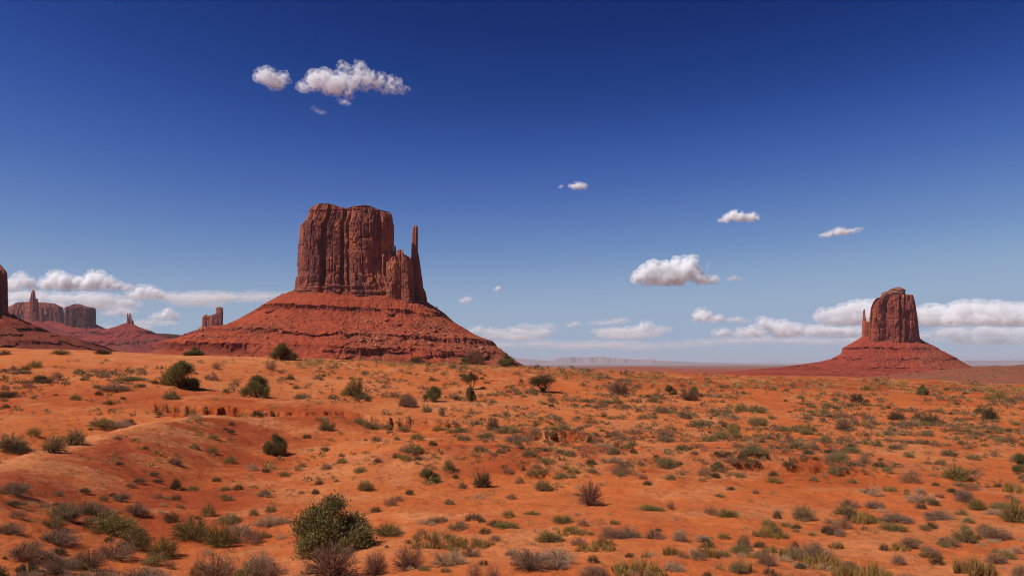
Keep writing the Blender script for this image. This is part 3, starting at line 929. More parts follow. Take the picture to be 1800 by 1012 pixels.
def cloud_mat(mfp, wisp):
    key = (round(math.log(mfp) * 4), wisp)
    if key not in _cm:
        m = bpy.data.materials.new('cloud_mist')
        m.use_nodes = True
        n, l = m.node_tree.nodes, m.node_tree.links
        n.remove(n['Principled BSDF'])
        v = n.new('ShaderNodeVolumeScatter')
        v.inputs['Color'].default_value = (.998, .998, .998, 1)
        v.inputs['Anisotropy'].default_value = 0.0
        tc = n.new('ShaderNodeTexCoord')
        t = n.new('ShaderNodeTexNoise')
        t.inputs['Scale'].default_value = .13
        t.inputs['Detail'].default_value = 5
        t.inputs['Roughness'].default_value = .62
        r = n.new('ShaderNodeMapRange')
        r.interpolation_type = 'SMOOTHSTEP'
        r.inputs['From Min'].default_value, r.inputs['From Max'].default_value = wisp
        r.inputs['To Max'].default_value = 1.6 / math.exp(key[0] / 4)
        l.new(tc.outputs['Object'], t.inputs['Vector'])
        l.new(t.outputs['Fac'], r.inputs['Value'])
        l.new(r.outputs[0], v.inputs['Density'])
        l.new(v.outputs[0], n['Material Output'].inputs['Volume'])
        _cm[key] = m
    return _cm[key]


def cloud(label, puffs, alt=2800.0, mfp=4.0, flat=None, amp=.30, nsc=7.0, seed=1, h=1.0, depth=1.0, soft=2.0, wisp=None):
    """puffs: (px, py, rx[, ry]); flat: pixel row of the level base; h: grid step in photo pixels"""
    rng = np.random.default_rng(seed)
    pf = np.array([(*q, q[2])[:4] if len(q) == 3 else q for q in puffs], float)
    cx, cyy = (pf[:, 0].min() + pf[:, 0].max()) / 2, (pf[:, 1].min() + pf[:, 1].max()) / 2
    m = 1.5 * pf[:, 2].max() * amp + 5
    x = np.arange(pf[:, 0].min() - pf[:, 2].max() - m, pf[:, 0].max() + pf[:, 2].max() + m, h)
    z = np.arange(pf[:, 1].min() - pf[:, 3].max() - m, pf[:, 1].max() + pf[:, 3].max() + m, h)
    rd = pf[:, 2] * depth
    py_ = rng.uniform(-.5, .5, len(pf)) * rd
    y = np.arange(py_.min() - rd.max() - m, py_.max() + rd.max() + m, h)
    X, Y, Z = np.meshgrid(x, y, z, indexing='ij')
    f = np.full(X.shape, -1e9, np.float32)
    for (a, b, rx, ry), yy, ryy in zip(pf, py_, rd):
        q = np.sqrt(((X - a) / rx) ** 2 + ((Y - yy) / ryy) ** 2 + ((Z - b) / ry) ** 2)
        v = ((1 - q) * min(rx, ry)).astype(np.float32)
        f = np.maximum(f, v) + soft * np.exp(-np.abs(f - v) / soft) * .5
    near = f > -(amp * 2.2 * nsc)
    n = np.zeros_like(f)
    xn, yn, zn = X[near], Y[near], Z[near]
    b1 = np.abs(fbm(xn / nsc, yn / nsc, zn / nsc, 4, seed + 5, .55))
    b2 = fbm(xn / nsc * .45 + 9, yn / nsc * .45, zn / nsc * .45, 3, seed + 6)
    b3 = fbm(xn / 2.6, yn / 2.6, zn / 2.6, 2, seed + 7)
    n[near] = nsc * amp * (1.5 - 2.6 * b1 + 1.6 * b2) * .6 + 1.1 + .9 * b3
    f = f + n
    if flat is not None:
        lim = flat + 1.2 * vnoise(X / 9, Y / 9, 0, seed + 8)
        f = np.minimum(f, lim - Z)
    mfp = mfp * (1.45 if alt < 2700 else 1.15)
    D = min(alt * F / (HOR - cyy), 62000.0)
    k = D / F
    p = at(cx, cyy, D)

    def shell(name, g, dens, w_, par=None):
        g = g.copy()
        g[0], g[-1], g[:, 0], g[:, -1], g[:, :, 0], g[:, :, -1] = -1, -1, -1, -1, -1, -1
        if not (g > 0).any():
            return None
        Vq, Q = surface_nets(g)
        if par is not None:                              # each closed core is a part of its own
            lab = np.arange(len(Vq))
            while True:
                mn = lab[Q].min(1)
                new = lab.copy()
                for c_ in range(4):
                    np.minimum.at(new, Q[:, c_], mn)
                new = new[new]
                if (new == lab).all():
                    break
                lab = new
            ids, cnt = np.unique(lab, return_counts=True)
            for i_ in ids[cnt > 40]:
                sel = np.where(lab == i_)[0]
                mp = np.full(len(Vq), -1); mp[sel] = np.arange(len(sel))
                q_ = mp[Q[lab[Q[:, 0]] == i_]]
                v_ = Vq[sel]
                P_ = np.stack([x[0] + v_[:, 0] * h - cx, y[0] + v_[:, 1] * h, -(z[0] + v_[:, 2] * h - cyy)], -1)
                add(name, mesh_from(name, P_, q_[:, ::-1]), cloud_mat(dens * k, w_), par)
            return None
        lx, ly, lz = x[0] + Vq[:, 0] * h - cx, y[0] + Vq[:, 1] * h, z[0] + Vq[:, 2] * h - cyy
        me = mesh_from(name, np.stack([lx, ly, -lz], -1), Q[:, ::-1])
        o = add(name, me, cloud_mat(dens * k, w_), par)
        if par is None:
            o.location = tuple(p)
            o.scale = (k, k, k)
        return o
    o = shell('cloud', f, mfp * 3.2, wisp or (.40, .62))
    rim = np.minimum(3.0, .30 * pf[:, 3].mean())
    shell('core', f - rim - 1.1 * np.abs(n), mfp, (.30, .48) if mfp < 6 else (.38, .58), o)
    return tag(o, label, 'cloud')


cloud('wide ragged white cloud high above the large butte', [(x_, y_, r_ * 1.22, (q_[0] if q_ else r_) * 1.22) for x_, y_, r_, *q_ in [(530, 152, 8), (523, 149, 5), (538, 156, 6), (549, 129, 7), (552, 143, 14), (568, 136, 13), (576, 150, 14), (590, 150, 16), (600, 138, 12), (600, 115, 6), (607, 117, 5),
      (612, 120, 5), (633, 114, 8), (627, 122, 7), (641, 130, 9), (620, 144, 13), (612, 163, 8), (618, 171, 4), (655, 136, 9), (672, 140, 8), (690, 141, 7), (702, 146, 5), (693, 157, 7), (680, 159, 6), (707, 159, 4), (665, 154, 5, 4), (640, 156, 5), (720, 158, 4, 2.5), (648, 143, 10), (662, 146, 8), (684, 150, 7), (630, 135, 9)]],
      mfp=7.5, seed=1, nsc=8, amp=.34, depth=.9)
cloud('ragged white cloud piece at the left end of the wide high cloud', [(x_, y_, r_ * 1.2, r_ * 1.2) for x_, y_, r_ in [(460, 134, 11), (474, 138, 13), (490, 143, 11), (500, 136, 7), (467, 124, 6), (453, 136, 6), (496, 152, 6), (484, 150, 8), (508, 142, 4)]],
      mfp=7.5, seed=2, nsc=8, amp=.34, depth=.9)
cloud('thin wisp of cloud just under the wide high cloud', [(598, 177, 5, 2.5), (606, 180, 6, 3), (612, 183, 4, 2)], mfp=14, seed=3, nsc=4, amp=.3)
cloud('faint lowest scrap of cloud under the wide high cloud', [(551, 189, 4, 2), (556, 194, 3, 2), (563, 197, 5, 2.6), (570, 199, 3, 2)], mfp=22, seed=4, nsc=4, amp=.3, h=.7)
cloud('tiny puff of cloud high between the finger spire and the paired puff cloud', [(1007, 327, 6, 4), (1016, 326, 9, 5.5), (1026, 328, 6, 4)], mfp=5, seed=5, nsc=4, amp=.3, h=.7)
cloud('speck of cloud just beside the tiny high puff', [(985, 328, 2.6), (988, 327, 2)], mfp=7, seed=6, nsc=3, amp=.3, h=.5)
cloud('small white cloud with two humps above the bright flat based cloud', [(1269, 388, 6, 3.5), (1279, 383, 8), (1291, 378, 10), (1301, 382, 9), (1313, 384, 7), (1323, 381, 8), (1330, 383, 5)], flat=391, mfp=4, seed=7, nsc=5, amp=.3, h=.7)
cloud('small slanting cloud above the small butte', [(1447, 414, 6, 3), (1459, 411, 8, 4.5), (1474, 407, 10, 7), (1486, 408, 8, 5), (1499, 405, 7, 3.4), (1510, 403, 5, 2.6)], mfp=5, seed=8, nsc=5, amp=.3, h=.7)
cloud('bright white cumulus with a flat grey base floating alone in mid sky', [(1119, 488, 10), (1132, 481, 13), (1148, 471, 13), (1158, 484, 16), (1170, 470, 13), (1180, 482, 19), (1190, 464, 12), (1205, 459, 9), (1217, 461, 11), (1205, 476, 17), (1222, 478, 15),
      (1228, 490, 12), (1240, 492, 9), (1254, 491, 8), (1195, 490, 14), (1140, 493, 12), (1165, 494, 13)], flat=502, mfp=3.2, seed=9, nsc=8, amp=.40)
cloud('faint scrap of cloud beside the flat based cumulus', [(1283, 490, 5, 3), (1290, 487, 5, 4), (1299, 490, 5, 2)], mfp=12, seed=10, nsc=4, amp=.3, h=.7)
cloud('thin upright wisp over the end of the flat based cumulus', [(1243, 470, 2.5, 6), (1247, 460, 2.5, 5)], mfp=16, seed=11, nsc=3, amp=.3, h=.7)
cloud('upper of two small puffs beside the finger spire', [(875, 507, 6, 4.5)], mfp=5, seed=12, nsc=3.5, amp=.3, h=.6)
cloud('lower of two small puffs beside the finger spire', [(814, 528, 6, 3.4), (822, 526, 7, 4.5)], mfp=7, seed=13, nsc=4, amp=.3, h=.6)
# the bank behind the far mesas
cloud('largest heaped white cumulus above the mesas and the rock needle', [(95, 490, 15), (115, 495, 15), (135, 496, 13), (160, 491, 16), (175, 490, 13), (190, 496, 13), (150, 504, 15), (110, 506, 14), (206, 503, 12, 9), (222, 506, 10, 6), (80, 500, 12)],
      alt=2600, flat=511, mfp=3.6, seed=14, nsc=8, amp=.40)
cloud('greyish cumulus beside the dark cliff at the border', [(36, 490, 13), (20, 498, 13), (50, 496, 12), (30, 505, 12, 8), (58, 503, 10, 7), (4, 503, 14, 9)], alt=2600, flat=512, mfp=4.5, seed=15, nsc=7, amp=.38)
cloud('long grey layer of cloud under the heaped cumulus', [(10, 522, 22, 8), (40, 519, 24, 9), (75, 522, 24, 9), (110, 524, 26, 9), (150, 523, 26, 10), (185, 526, 24, 10), (215, 531, 22, 9), (60, 535, 26, 7), (110, 538, 26, 7), (165, 537, 24, 7), (20, 536, 24, 8)],
      alt=2400, mfp=8, seed=16, nsc=9, amp=.34, h=1.3)
cloud('small lumpy cumulus in the middle of the long cloud bank', [(232, 519, 11, 8), (248, 513, 11), (262, 510, 10), (274, 514, 9), (284, 519, 10, 7), (255, 522, 16, 7)], alt=2500, flat=527, mfp=4, seed=17, nsc=6, amp=.38)
cloud('long thin streak of cloud reaching towards the large butte', [(300, 522, 22, 8), (330, 522, 24, 8), (365, 523, 26, 8), (400, 523, 26, 7), (435, 521, 26, 5), (465, 520, 24, 4), (495, 519, 20, 3), (345, 532, 26, 4)], alt=2400, mfp=13, seed=18, nsc=9, amp=.34, h=1.3, depth=1.4)
cloud('low white puff above the castle shaped butte', [(275, 557, 9, 6), (290, 552, 11, 8), (304, 556, 10, 6), (296, 546, 7)], alt=2200, flat=563, mfp=4.5, seed=19, nsc=6, amp=.38)
cloud('low flat puff above the three rock fingers', [(195, 551, 12, 5), (212, 549, 13, 7), (228, 550, 11, 6), (205, 541, 18, 4)], alt=2200, flat=556, mfp=7, seed=20, nsc=6, amp=.34)
cloud('low hazy puff beside the cone of the three rock fingers', [(247, 573, 10, 5), (258, 576, 10, 5), (190, 574, 9, 4), (275, 567, 22, 2.5)], alt=2200, mfp=10, seed=21, nsc=6, amp=.34)
# the thin row over the open plain
cloud('thin pale row of low cloud touching the slope of the large butte', [(828, 581, 8, 4), (840, 579, 10, 6), (855, 582, 12, 5), (872, 584, 12, 4), (890, 586, 14, 4), (868, 590, 20, 4)], alt=1900, mfp=11, seed=22, nsc=6, amp=.36, depth=1.5)
cloud('pale flat row of low cloud over the open plain', [(905, 580, 14, 4.5), (920, 582, 12, 4), (958, 583, 14, 5), (940, 586, 16, 4), (964, 573, 9, 2.5), (915, 592, 26, 4), (930, 573, 10, 2)], alt=1900, mfp=11, seed=23, nsc=6, amp=.36, depth=1.5)
cloud('low pale puff between the two flat cloud rows', [(1003, 571, 8, 3.5), (1012, 569, 8, 4)], alt=1900, mfp=10, seed=24, nsc=5, amp=.34, h=.8)
cloud('long low cloud with one raised hump over the open plain', [(1060, 582, 16, 4), (1080, 581, 14, 4), (1098, 581, 14, 5), (1116, 580, 12, 5), (1130, 574, 11, 8), (1138, 573, 9, 7), (1150, 579, 14, 4.5), (1125, 588, 24, 5), (1085, 590, 24, 4), (1165, 578, 10, 3)], alt=1900, mfp=8, seed=25, nsc=6, amp=.36, depth=1.3)
cloud('thin streak above the long low humped cloud', [(1060, 568, 16, 2.5), (1080, 565, 14, 3), (1093, 562, 8, 3)], alt=2000, mfp=15, seed=26, nsc=5, amp=.3)
cloud('faint lowest sheet of cloud along the horizon of the plain', [(880, 606, 40, 4), (950, 604, 40, 3.5), (1010, 608, 40, 4), (1070, 605, 40, 4), (1120, 610, 40, 4), (1180, 606, 30, 3)], alt=1500, mfp=24, seed=27, nsc=9, amp=.3, h=1.5, depth=1.5)
# towards and behind the small butte
cloud('white upright puff leading the row of low clouds', [(1226, 556, 9), (1233, 550, 9), (1241, 555, 10), (1237, 560, 12, 6)], alt=2300, flat=566, mfp=3.6, seed=28, nsc=6, amp=.38, h=.8)
cloud('pair of small puffs following the upright puff', [(1254, 562, 8, 5), (1264, 559, 9, 6), (1286, 563, 8, 4), (1297, 562, 8, 4.5), (1310, 565, 6, 2.5)], alt=2300, flat=567, mfp=4.5, seed=29, nsc=5, amp=.36, h=.8)
cloud('small low puff ahead of the long heaped cloud', [(1260, 586, 9, 5), (1270, 583, 10, 6), (1280, 587, 8, 4)], alt=2000, mfp=5, seed=30, nsc=5, amp=.36, h=.8)
cloud('long heaped white cloud beside the short spire of the small butte', [(1305, 584, 12, 7), (1318, 581, 13, 8), (1332, 585, 12, 7), (1341, 565, 11, 8), (1352, 572, 12), (1366, 576, 14, 11), (1380, 572, 11, 10), (1376, 583, 18, 11), (1402, 579, 17, 10),
      (1425, 581, 16, 9), (1448, 580, 16, 9), (1470, 581, 16, 9), (1492, 582, 16, 9), (1515, 583, 16, 8), (1540, 584, 16, 8)], alt=2100, mfp=4.2, seed=31, nsc=7, amp=.36, depth=1.2)
cloud('large smooth pale cloud right behind the small butte and its short spire', [(1437, 557, 10, 8), (1448, 551, 11, 9), (1462, 550, 13, 10), (1480, 546, 15, 12), (1500, 541, 16, 12), (1520, 538, 18, 12), (1545, 540, 20, 13), (1468, 562, 22, 8), (1500, 558, 24, 12), (1535, 556, 26, 14), (1570, 550, 24, 14)],
      alt=2300, mfp=4.5, seed=32, nsc=10, amp=.30, h=1.2)
cloud('broad pale cloud bank at the right border above the brown hill', [(1600, 552, 20, 13), (1628, 549, 22, 13), (1655, 547, 22, 14), (1685, 544, 24, 14), (1715, 543, 24, 14), (1745, 545, 26, 14), (1780, 545, 26, 14), (1815, 545, 26, 14), (1850, 547, 26, 13),
      (1625, 562, 26, 12), (1665, 563, 28, 13), (1710, 562, 28, 13), (1755, 562, 28, 13), (1800, 563, 28, 13), (1845, 563, 28, 12)], alt=2300, mfp=5, seed=33, nsc=11, amp=.30, h=1.3, flat=574)
cloud('lower grey layer of the cloud bank beside the small butte', [(1660, 585, 24, 10), (1690, 583, 24, 10), (1725, 582, 26, 11), (1760, 584, 28, 11), (1800, 583, 28, 11), (1840, 584, 24, 10), (1700, 596, 30, 6), (1760, 597, 34, 6), (1820, 598, 30, 6), (1630, 590, 18, 6)], alt=2000, mfp=10, seed=34, nsc=9, amp=.34, h=1.3)
cloud('faint grey sheet under the long heaped cloud', [(1290, 599, 30, 5), (1340, 597, 34, 6), (1400, 598, 36, 6), (1450, 600, 34, 5), (1495, 598, 30, 6), (1240, 602, 26, 4)], alt=1700, mfp=18, seed=35, nsc=9, amp=.3, h=1.4)

# ------------------------------------------------------------------ boulders and rubble on the slope of the large butte
def rock_chunk(seed, sub=2):
    rng = np.random.default_rng(seed)
    import bmesh
    bm = bmesh.new()
    bmesh.ops.create_icosphere(bm, subdivisions=sub, radius=1.0)
    co = np.array([v.co for v in bm.verts])
    for _ in range(9):                                   # cut flat faces
        nrm = rng.normal(size=3); nrm /= np.linalg.norm(nrm)
        d = rng.uniform(.45, .8)
        e = co @ nrm - d
        co = co - np.outer(np.maximum(e, 0), nrm)
    co = co * rng.uniform(.75, 1.2, 3) * (1, 1, .8)
    co += .05 * rng.normal(size=co.shape)
    fc = np.array([[v.index for v in f.verts] for f in bm.faces])
    bm.free()
    return co, fc


M_BOULD = rock_mat('boulder_rock', (.18, .05, .032), (.40, .115, .065), (.58, .24, .15), .4, 8)
rngb = np.random.default_rng(77)
bmeshes = [mesh_from('boulder', *[rock_chunk(900 + i)[0], None, rock_chunk(900 + i)[1]], smooth=False) for i in range(6)]
flat = TAL1.reshape(-1, 3)
bx, by_ = proj(flat)
row = np.repeat(np.arange(TAL1.shape[0]), TAL1.shape[1])
front_ok = (flat[:, 1] < D1 - 40) & (bx > 300) & (bx < 905) & (by_ > 530) & (by_ < 634)
cand = np.where(front_ok)[0]
BZONE = [('pale boulder lying low on the left slope of the large butte', 'pale boulders low on the left slope', 340, 480, 575, 606, 46),
         ('boulder scattered high on the left slope of the large butte below its first ledge', 'boulders high on the left slope', 430, 560, 545, 590, 34),
         ('boulder in the central debris fan under the large butte', 'boulders in the central debris fan', 600, 745, 560, 628, 90),
         ('boulder on the right slope of the large butte below the finger spire', 'boulders on the right hand slope', 745, 880, 565, 628, 34)]
for lab, grp, xa, xb, ya, yb_, n in BZONE:
    c = cand[(bx[cand] > xa) & (bx[cand] < xb) & (by_[cand] > ya) & (by_[cand] < yb_)]
    for q in rngb.choice(c, n, replace=False):
        o = add('boulder', bmeshes[int(rngb.integers(6))], M_BOULD, loc=tuple(flat[q] + (0, 0, .4)))
        s = 1.9 + 3.6 * rngb.random() ** 2.4
        o.scale = (s * rngb.uniform(.8, 1.3), s, s * rngb.uniform(.6, .9))
        o.rotation_euler = (rngb.uniform(-.4, .4), rngb.uniform(-.4, .4), rngb.uniform(0, 6.28))
        tag(o, lab, 'boulder', grp)


def rubble(P, n, seed, lo, hi, name, ymin, extra=None):
    rng = np.random.default_rng(seed)
    fl = P.reshape(-1, 3)
    c = np.where(fl[:, 1] < ymin)[0]
    w = np.clip(fbm(fl[c, 0] * .012, fl[c, 1] * .012, fl[c, 2] * .012, 3, seed) + .25, 0.02, 1)
    pick = rng.choice(c, n, p=w / w.sum())
    base = [rock_chunk(950 + i, 1) for i in range(4)]
    Vs, Fs, k = [], [], 0
    for q in pick:
        co, fc = base[int(rng.integers(4))]
        s = lo + (hi - lo) * rng.random() ** 3
        a = rng.uniform(0, 6.28)
        R = np.array([[math.cos(a), -math.sin(a), 0], [math.sin(a), math.cos(a), 0], [0, 0, 1]])
        Vs.append(co @ R.T * s * rng.uniform(.7, 1.3, 3) + fl[q] + rng.normal(size=3) * (1.5, 1.5, .1))
        Fs.append(fc + k); k += len(co)
    o = add(name, mesh_from(name, np.concatenate(Vs), None, np.concatenate(Fs), smooth=False), M_BOULD)
    o['kind'] = 'stuff'
    return o


rubble(TAL1, 4200, 5, .6, 2.5, 'rubble', D1 - 20)
rubble(TAL2, 1500, 6, .9, 3.0, 'rubble', D2 - 20)

# ------------------------------------------------------------------ plants
def plant_mat(name, base, var=.35, dry=None, trans=.25):
    m = NT(name)
    oi = m.n.new('ShaderNodeObjectInfo').outputs['Random']
    lf = m.attr('tint')
    c = m.mix(lf, tuple(v * (1 - var) for v in base), tuple(min(v * (1 + var), .9) for v in base))
    if dry:
        c = m.mix(m.math('MULTIPLY', m.ramp(oi, .25, 1.0), .8), c, m.mix(lf, tuple(v * .7 for v in dry), tuple(v * 1.25 for v in dry)))
    m.put(m.b.inputs['Base Color'], c)
    tr = m.n.new('ShaderNodeBsdfTranslucent')
    m.put(tr.inputs['Color'], c)
    ms = m.n.new('ShaderNodeMixShader')
    ms.inputs[0].default_value = trans
    m.l.new(m.b.outputs[0], ms.inputs[1])
    m.l.new(tr.outputs[0], ms.inputs[2])
    m.l.new(ms.outputs[0], m.out.inputs['Surface'])
    return m.m


M_WOOD = NT('plant_wood').done((.085, .05, .035))
M_GREY = NT('dry_twig').done((.17, .115, .085))


def leaf_quads(P, Dr, ln, wd, rng):
    """flat leaves: centre line from P along Dr"""
    n = len(P)
    up = rng.normal(size=(n, 3))
    sd = np.cross(Dr, up)
    sd /= np.linalg.norm(sd, axis=1)[:, None] + 1e-9
    ln, wd = np.broadcast_to(ln, (n,))[:, None], np.broadcast_to(wd, (n,))[:, None]
    a, b = P - sd * wd * .3, P + sd * wd * .3
    c, d = P + Dr * ln * .6 + sd * wd * .5, P + Dr * ln * .6 - sd * wd * .5
    t = P + Dr * ln
    V = np.stack([a, b, c, t, d], 1).reshape(-1, 3)
    k = np.arange(n)[:, None] * 5
    return V, np.concatenate([k, k + 1, k + 2, k + 4], 1), np.concatenate([k + 4, k + 2, k + 3], 1)


def twig_quads(A, B, r):
    """three-sided tapered sticks"""
    A, B = np.asarray(A, float), np.asarray(B, float)
    d = B - A
    d /= np.linalg.norm(d, axis=1)[:, None] + 1e-9
    u = np.cross(d, np.where(np.abs(d[:, 2:3]) > .9, [[1., 0, 0]], [[0, 0, 1.]]))
    u /= np.linalg.norm(u, axis=1)[:, None] + 1e-9
    w = np.cross(d, u)
    r = np.broadcast_to(r, (len(A),))[:, None]
    Vs = []
    for k in range(3):
        a = 2.0944 * k
        o = math.cos(a) * u + math.sin(a) * w
        Vs += [A + o * r, B + o * r * .45]
    V = np.stack(Vs, 1).reshape(-1, 3)
    k = np.arange(len(A))[:, None] * 6
    return V, np.concatenate([np.concatenate([k + 2 * i, k + (2 * i + 2) % 6, k + (2 * i + 3) % 6, k + 2 * i + 1], 1) for i in range(3)])


def unit(v):
    return v / (np.linalg.norm(v, axis=-1, keepdims=True) + 1e-9)


def dome_bush(seed, stems=46, per=34, spread=1.25, upness=.55, leaf=.10, lw=.034, start=.35, lumps=4, lump=.28, droop=0.0, skew=.2):
    """a cushion of twigs that rise from one root: unit half width, height about `upness`; leaves along the outer part of each twig"""
    rng = np.random.default_rng(seed)
    ph = rng.uniform(0, 2 * np.pi, stems)
    el = np.arccos(rng.uniform(0.02, 1, stems))                      # 0 = straight up
    lobes = rng.uniform(0, 2 * np.pi, lumps)
    amp = 1 - lump + 2 * lump * np.max(np.cos(ph[:, None] - lobes) * .5 + .5, 1) ** 2 * rng.uniform(.4, 1, stems)
    dx, dy = rng.normal(0, skew, 2)
    tip = np.stack([np.sin(el) * np.cos(ph) * amp + dx * .4, np.sin(el) * np.sin(ph) * amp + dy * .4, np.cos(el) * upness * amp + .06], 1)
    root = np.stack([np.cos(ph), np.sin(ph), 0 * ph], 1) * rng.uniform(0, .16, stems)[:, None]
    midp = .5 * (root + tip) + np.stack([0 * ph, 0 * ph, .10 * upness + 0 * ph], 1)
    t = rng.uniform(start, 1.02, (stems, per))[..., None]
    P = ((1 - t) ** 2) * root[:, None] + 2 * t * (1 - t) * midp[:, None] + t * t * tip[:, None]
    P = P + rng.normal(0, .055, P.shape) * (.4 + t)
    P[..., 2] = np.maximum(P[..., 2], .02)
    Dr = unit(unit(tip)[:, None] * .8 + rng.normal(0, .6, P.shape) + (0, 0, .25 - droop))
    P, Dr = P.reshape(-1, 3), Dr.reshape(-1, 3)
    n = len(P)
    V, q, tr = leaf_quads(P, Dr, rng.uniform(.6, 1.3, n) * leaf, rng.uniform(.7, 1.3, n) * lw, rng)
    tint = np.repeat(np.clip(np.repeat(rng.uniform(0, 1, stems), per) * .5 + rng.uniform(0, 1, n) * .5, 0, 1), 5)
    A = np.concatenate([root, midp]); B = np.concatenate([midp, tip])
    sV, sq = twig_quads(A, B, .012)
    return V, q, tr, tint, sV, sq


def tuft(seed, blades=1100, h=.42, wd=.016):
    """low patch of fine grass: many short tufts whose thin blades fan out"""
    rng = np.random.default_rng(seed)
    nt = 34
    a = rng.uniform(0, 2 * np.pi, nt)
    r = np.sqrt(rng.random(nt)) * .85
    tc_ = np.stack([np.cos(a) * r, np.sin(a) * r, 0 * a], 1)
    th_ = (1.1 - .6 * r) * rng.uniform(.5, 1.1, nt)
    i = rng.integers(0, nt, blades)
    ph = rng.uniform(0, 2 * np.pi, blades)
    lean = np.abs(rng.normal(0, .6, blades))
    root = tc_[i] + rng.normal(0, .05, (blades, 3)) * (1, 1, 0)
    d0 = unit(np.stack([np.cos(ph) * lean, np.sin(ph) * lean, 1 + 0 * ph], 1))
    hh = h * th_[i] * rng.uniform(.4, 1.1, blades)
    m1 = root + d0 * hh[:, None] * .55
    tip = m1 + unit(d0 + np.stack([np.cos(ph) * .4, np.sin(ph) * .4, -.1 + 0 * ph], 1)) * hh[:, None] * .45
    sd = unit(np.cross(d0, rng.normal(size=d0.shape))) * wd
    V = np.stack([root - sd * .5, root + sd * .5, m1 + sd * .45, tip, m1 - sd * .45], 1).reshape(-1, 3)
    k = np.arange(blades)[:, None] * 5
    tint = np.repeat(np.clip(.5 * rng.uniform(0, 1, nt)[i] + .5 * rng.uniform(0, 1, blades), 0, 1), 5)
    return V, np.concatenate([k, k + 1, k + 2, k + 4], 1), np.concatenate([k + 4, k + 2, k + 3], 1), tint, None, None


def tree_bush(seed, lobes=9, clumps=90, per=42, wid=1.0, hgt=1.5, leaf=.085, lw=.04, low=.12, gap=.75, upright=.5):
    """juniper-like: crooked limbs from the foot, foliage sprays in separate lobes with gaps; unit half width"""
    rng = np.random.default_rng(seed)
    lc = []
    for i in range(lobes):
        a = 2 * np.pi * (i + rng.uniform(-.3, .3)) / lobes
        zz = rng.uniform(low + .12, .86) * hgt
        rad = (1 - (zz / hgt) ** 2.2) * .74 * rng.uniform(.5, 1.1) * wid
        lc.append((math.cos(a) * rad, math.sin(a) * rad, zz, rng.uniform(.19, .33) * (1.1 - .35 * zz / hgt)))
    lc.append((rng.normal(0, .08), rng.normal(0, .08), .86 * hgt, .22))
    lc = np.array(lc)
    ci = rng.integers(0, len(lc), clumps)
    cd_ = unit(rng.normal(size=(clumps, 3)))
    cc = lc[ci, :3] + cd_ * lc[ci, 3:4] * rng.uniform(.35, 1.0, (clumps, 1)) * (1, 1, 1.45)
    cc[:, 2] = np.maximum(cc[:, 2], low * .6)
    n = clumps * per
    off = rng.normal(0, 1, (clumps, per, 3)) * .085
    P = (cc[:, None] + off).reshape(-1, 3)
    P[:, 2] = np.maximum(P[:, 2], .03)
    Dr = unit(np.repeat(cd_, per, 0) * .7 + rng.normal(0, .6, (n, 3)) + (0, 0, upright * 1.4))
    V, q, tr = leaf_quads(P, Dr, rng.uniform(.6, 1.3, n) * leaf, rng.uniform(.7, 1.3, n) * lw, rng)
    tint = np.repeat(np.clip(.55 * np.repeat(rng.uniform(0, 1, clumps), per) + .45 * rng.uniform(0, 1, n), 0, 1), 5)
    A, B, R = [], [], []
    for x, y, z, r in lc:
        p0 = np.array([rng.normal(0, .05), rng.normal(0, .05), -.05])
        p1 = np.array([x * .35 + rng.normal(0, .06), y * .35 + rng.normal(0, .06), z * .4])
        p2 = np.array([x * .8, y * .8, z * .78]); p3 = np.array([x, y, z])
        for a, b, rr_ in ((p0, p1, .05), (p1, p2, .034), (p2, p3, .02)):
            A.append(a); B.append(b); R.append(rr_)
    sel = rng.choice(clumps, clumps // 2, replace=False)
    for s in sel:
        A.append(lc[ci[s], :3]); B.append(cc[s]); R.append(.010)
    sV, sq = twig_quads(A, B, np.array(R))
    return V, q, tr, tint, sV, sq


def pmesh(name, parts, mat, wood=M_WOOD):
    V, q, tr, tint, sV, sq = parts
    # unit half width, foot at the origin
    me = mesh_from(name, V, q, tr, smooth=False)
    set_attr(me, 'tint', tint)
    me.materials.append(mat)
    st = None
    if sV is not None:
        st = mesh_from('stems', sV, sq, smooth=False)
        st.materials.append(wood)
    ext = np.percentile(np.abs(V[:, :2]), 96)
    return me, st, ext, np.percentile(V[:, 2], 98)


C_SAGE, C_LILAC, C_PALE = (.29, .205, .080), (.34, .175, .095), (.54, .35, .19)
C_OLIVE, C_BROWN, C_JUN, C_GRASS, C_DARK = (.27, .20, .06), (.30, .15, .09), (.22, .175, .062), (.36, .22, .065), (.15, .10, .048)
mt = {k: plant_mat(n, c, v, d) for k, n, c, v, d in (
    ('s', 'sage_leaf', C_SAGE, .40, (.30, .19, .10)), ('l', 'greybrown_leaf', C_LILAC, .40, (.27, .18, .115)), ('p', 'pale_leaf', C_PALE, .30, (.50, .34, .20)), ('o', 'olive_leaf', C_OLIVE, .4, (.26, .18, .06)),
    ('b', 'brown_twig_leaf', C_BROWN, .40, None), ('j', 'juniper_leaf', C_JUN, .45, (.18, .135, .05)), ('g', 'grass_blade', C_GRASS, .4, (.30, .17, .06)), ('d', 'dark_leaf', C_DARK, .4, (.10, .08, .04)))}
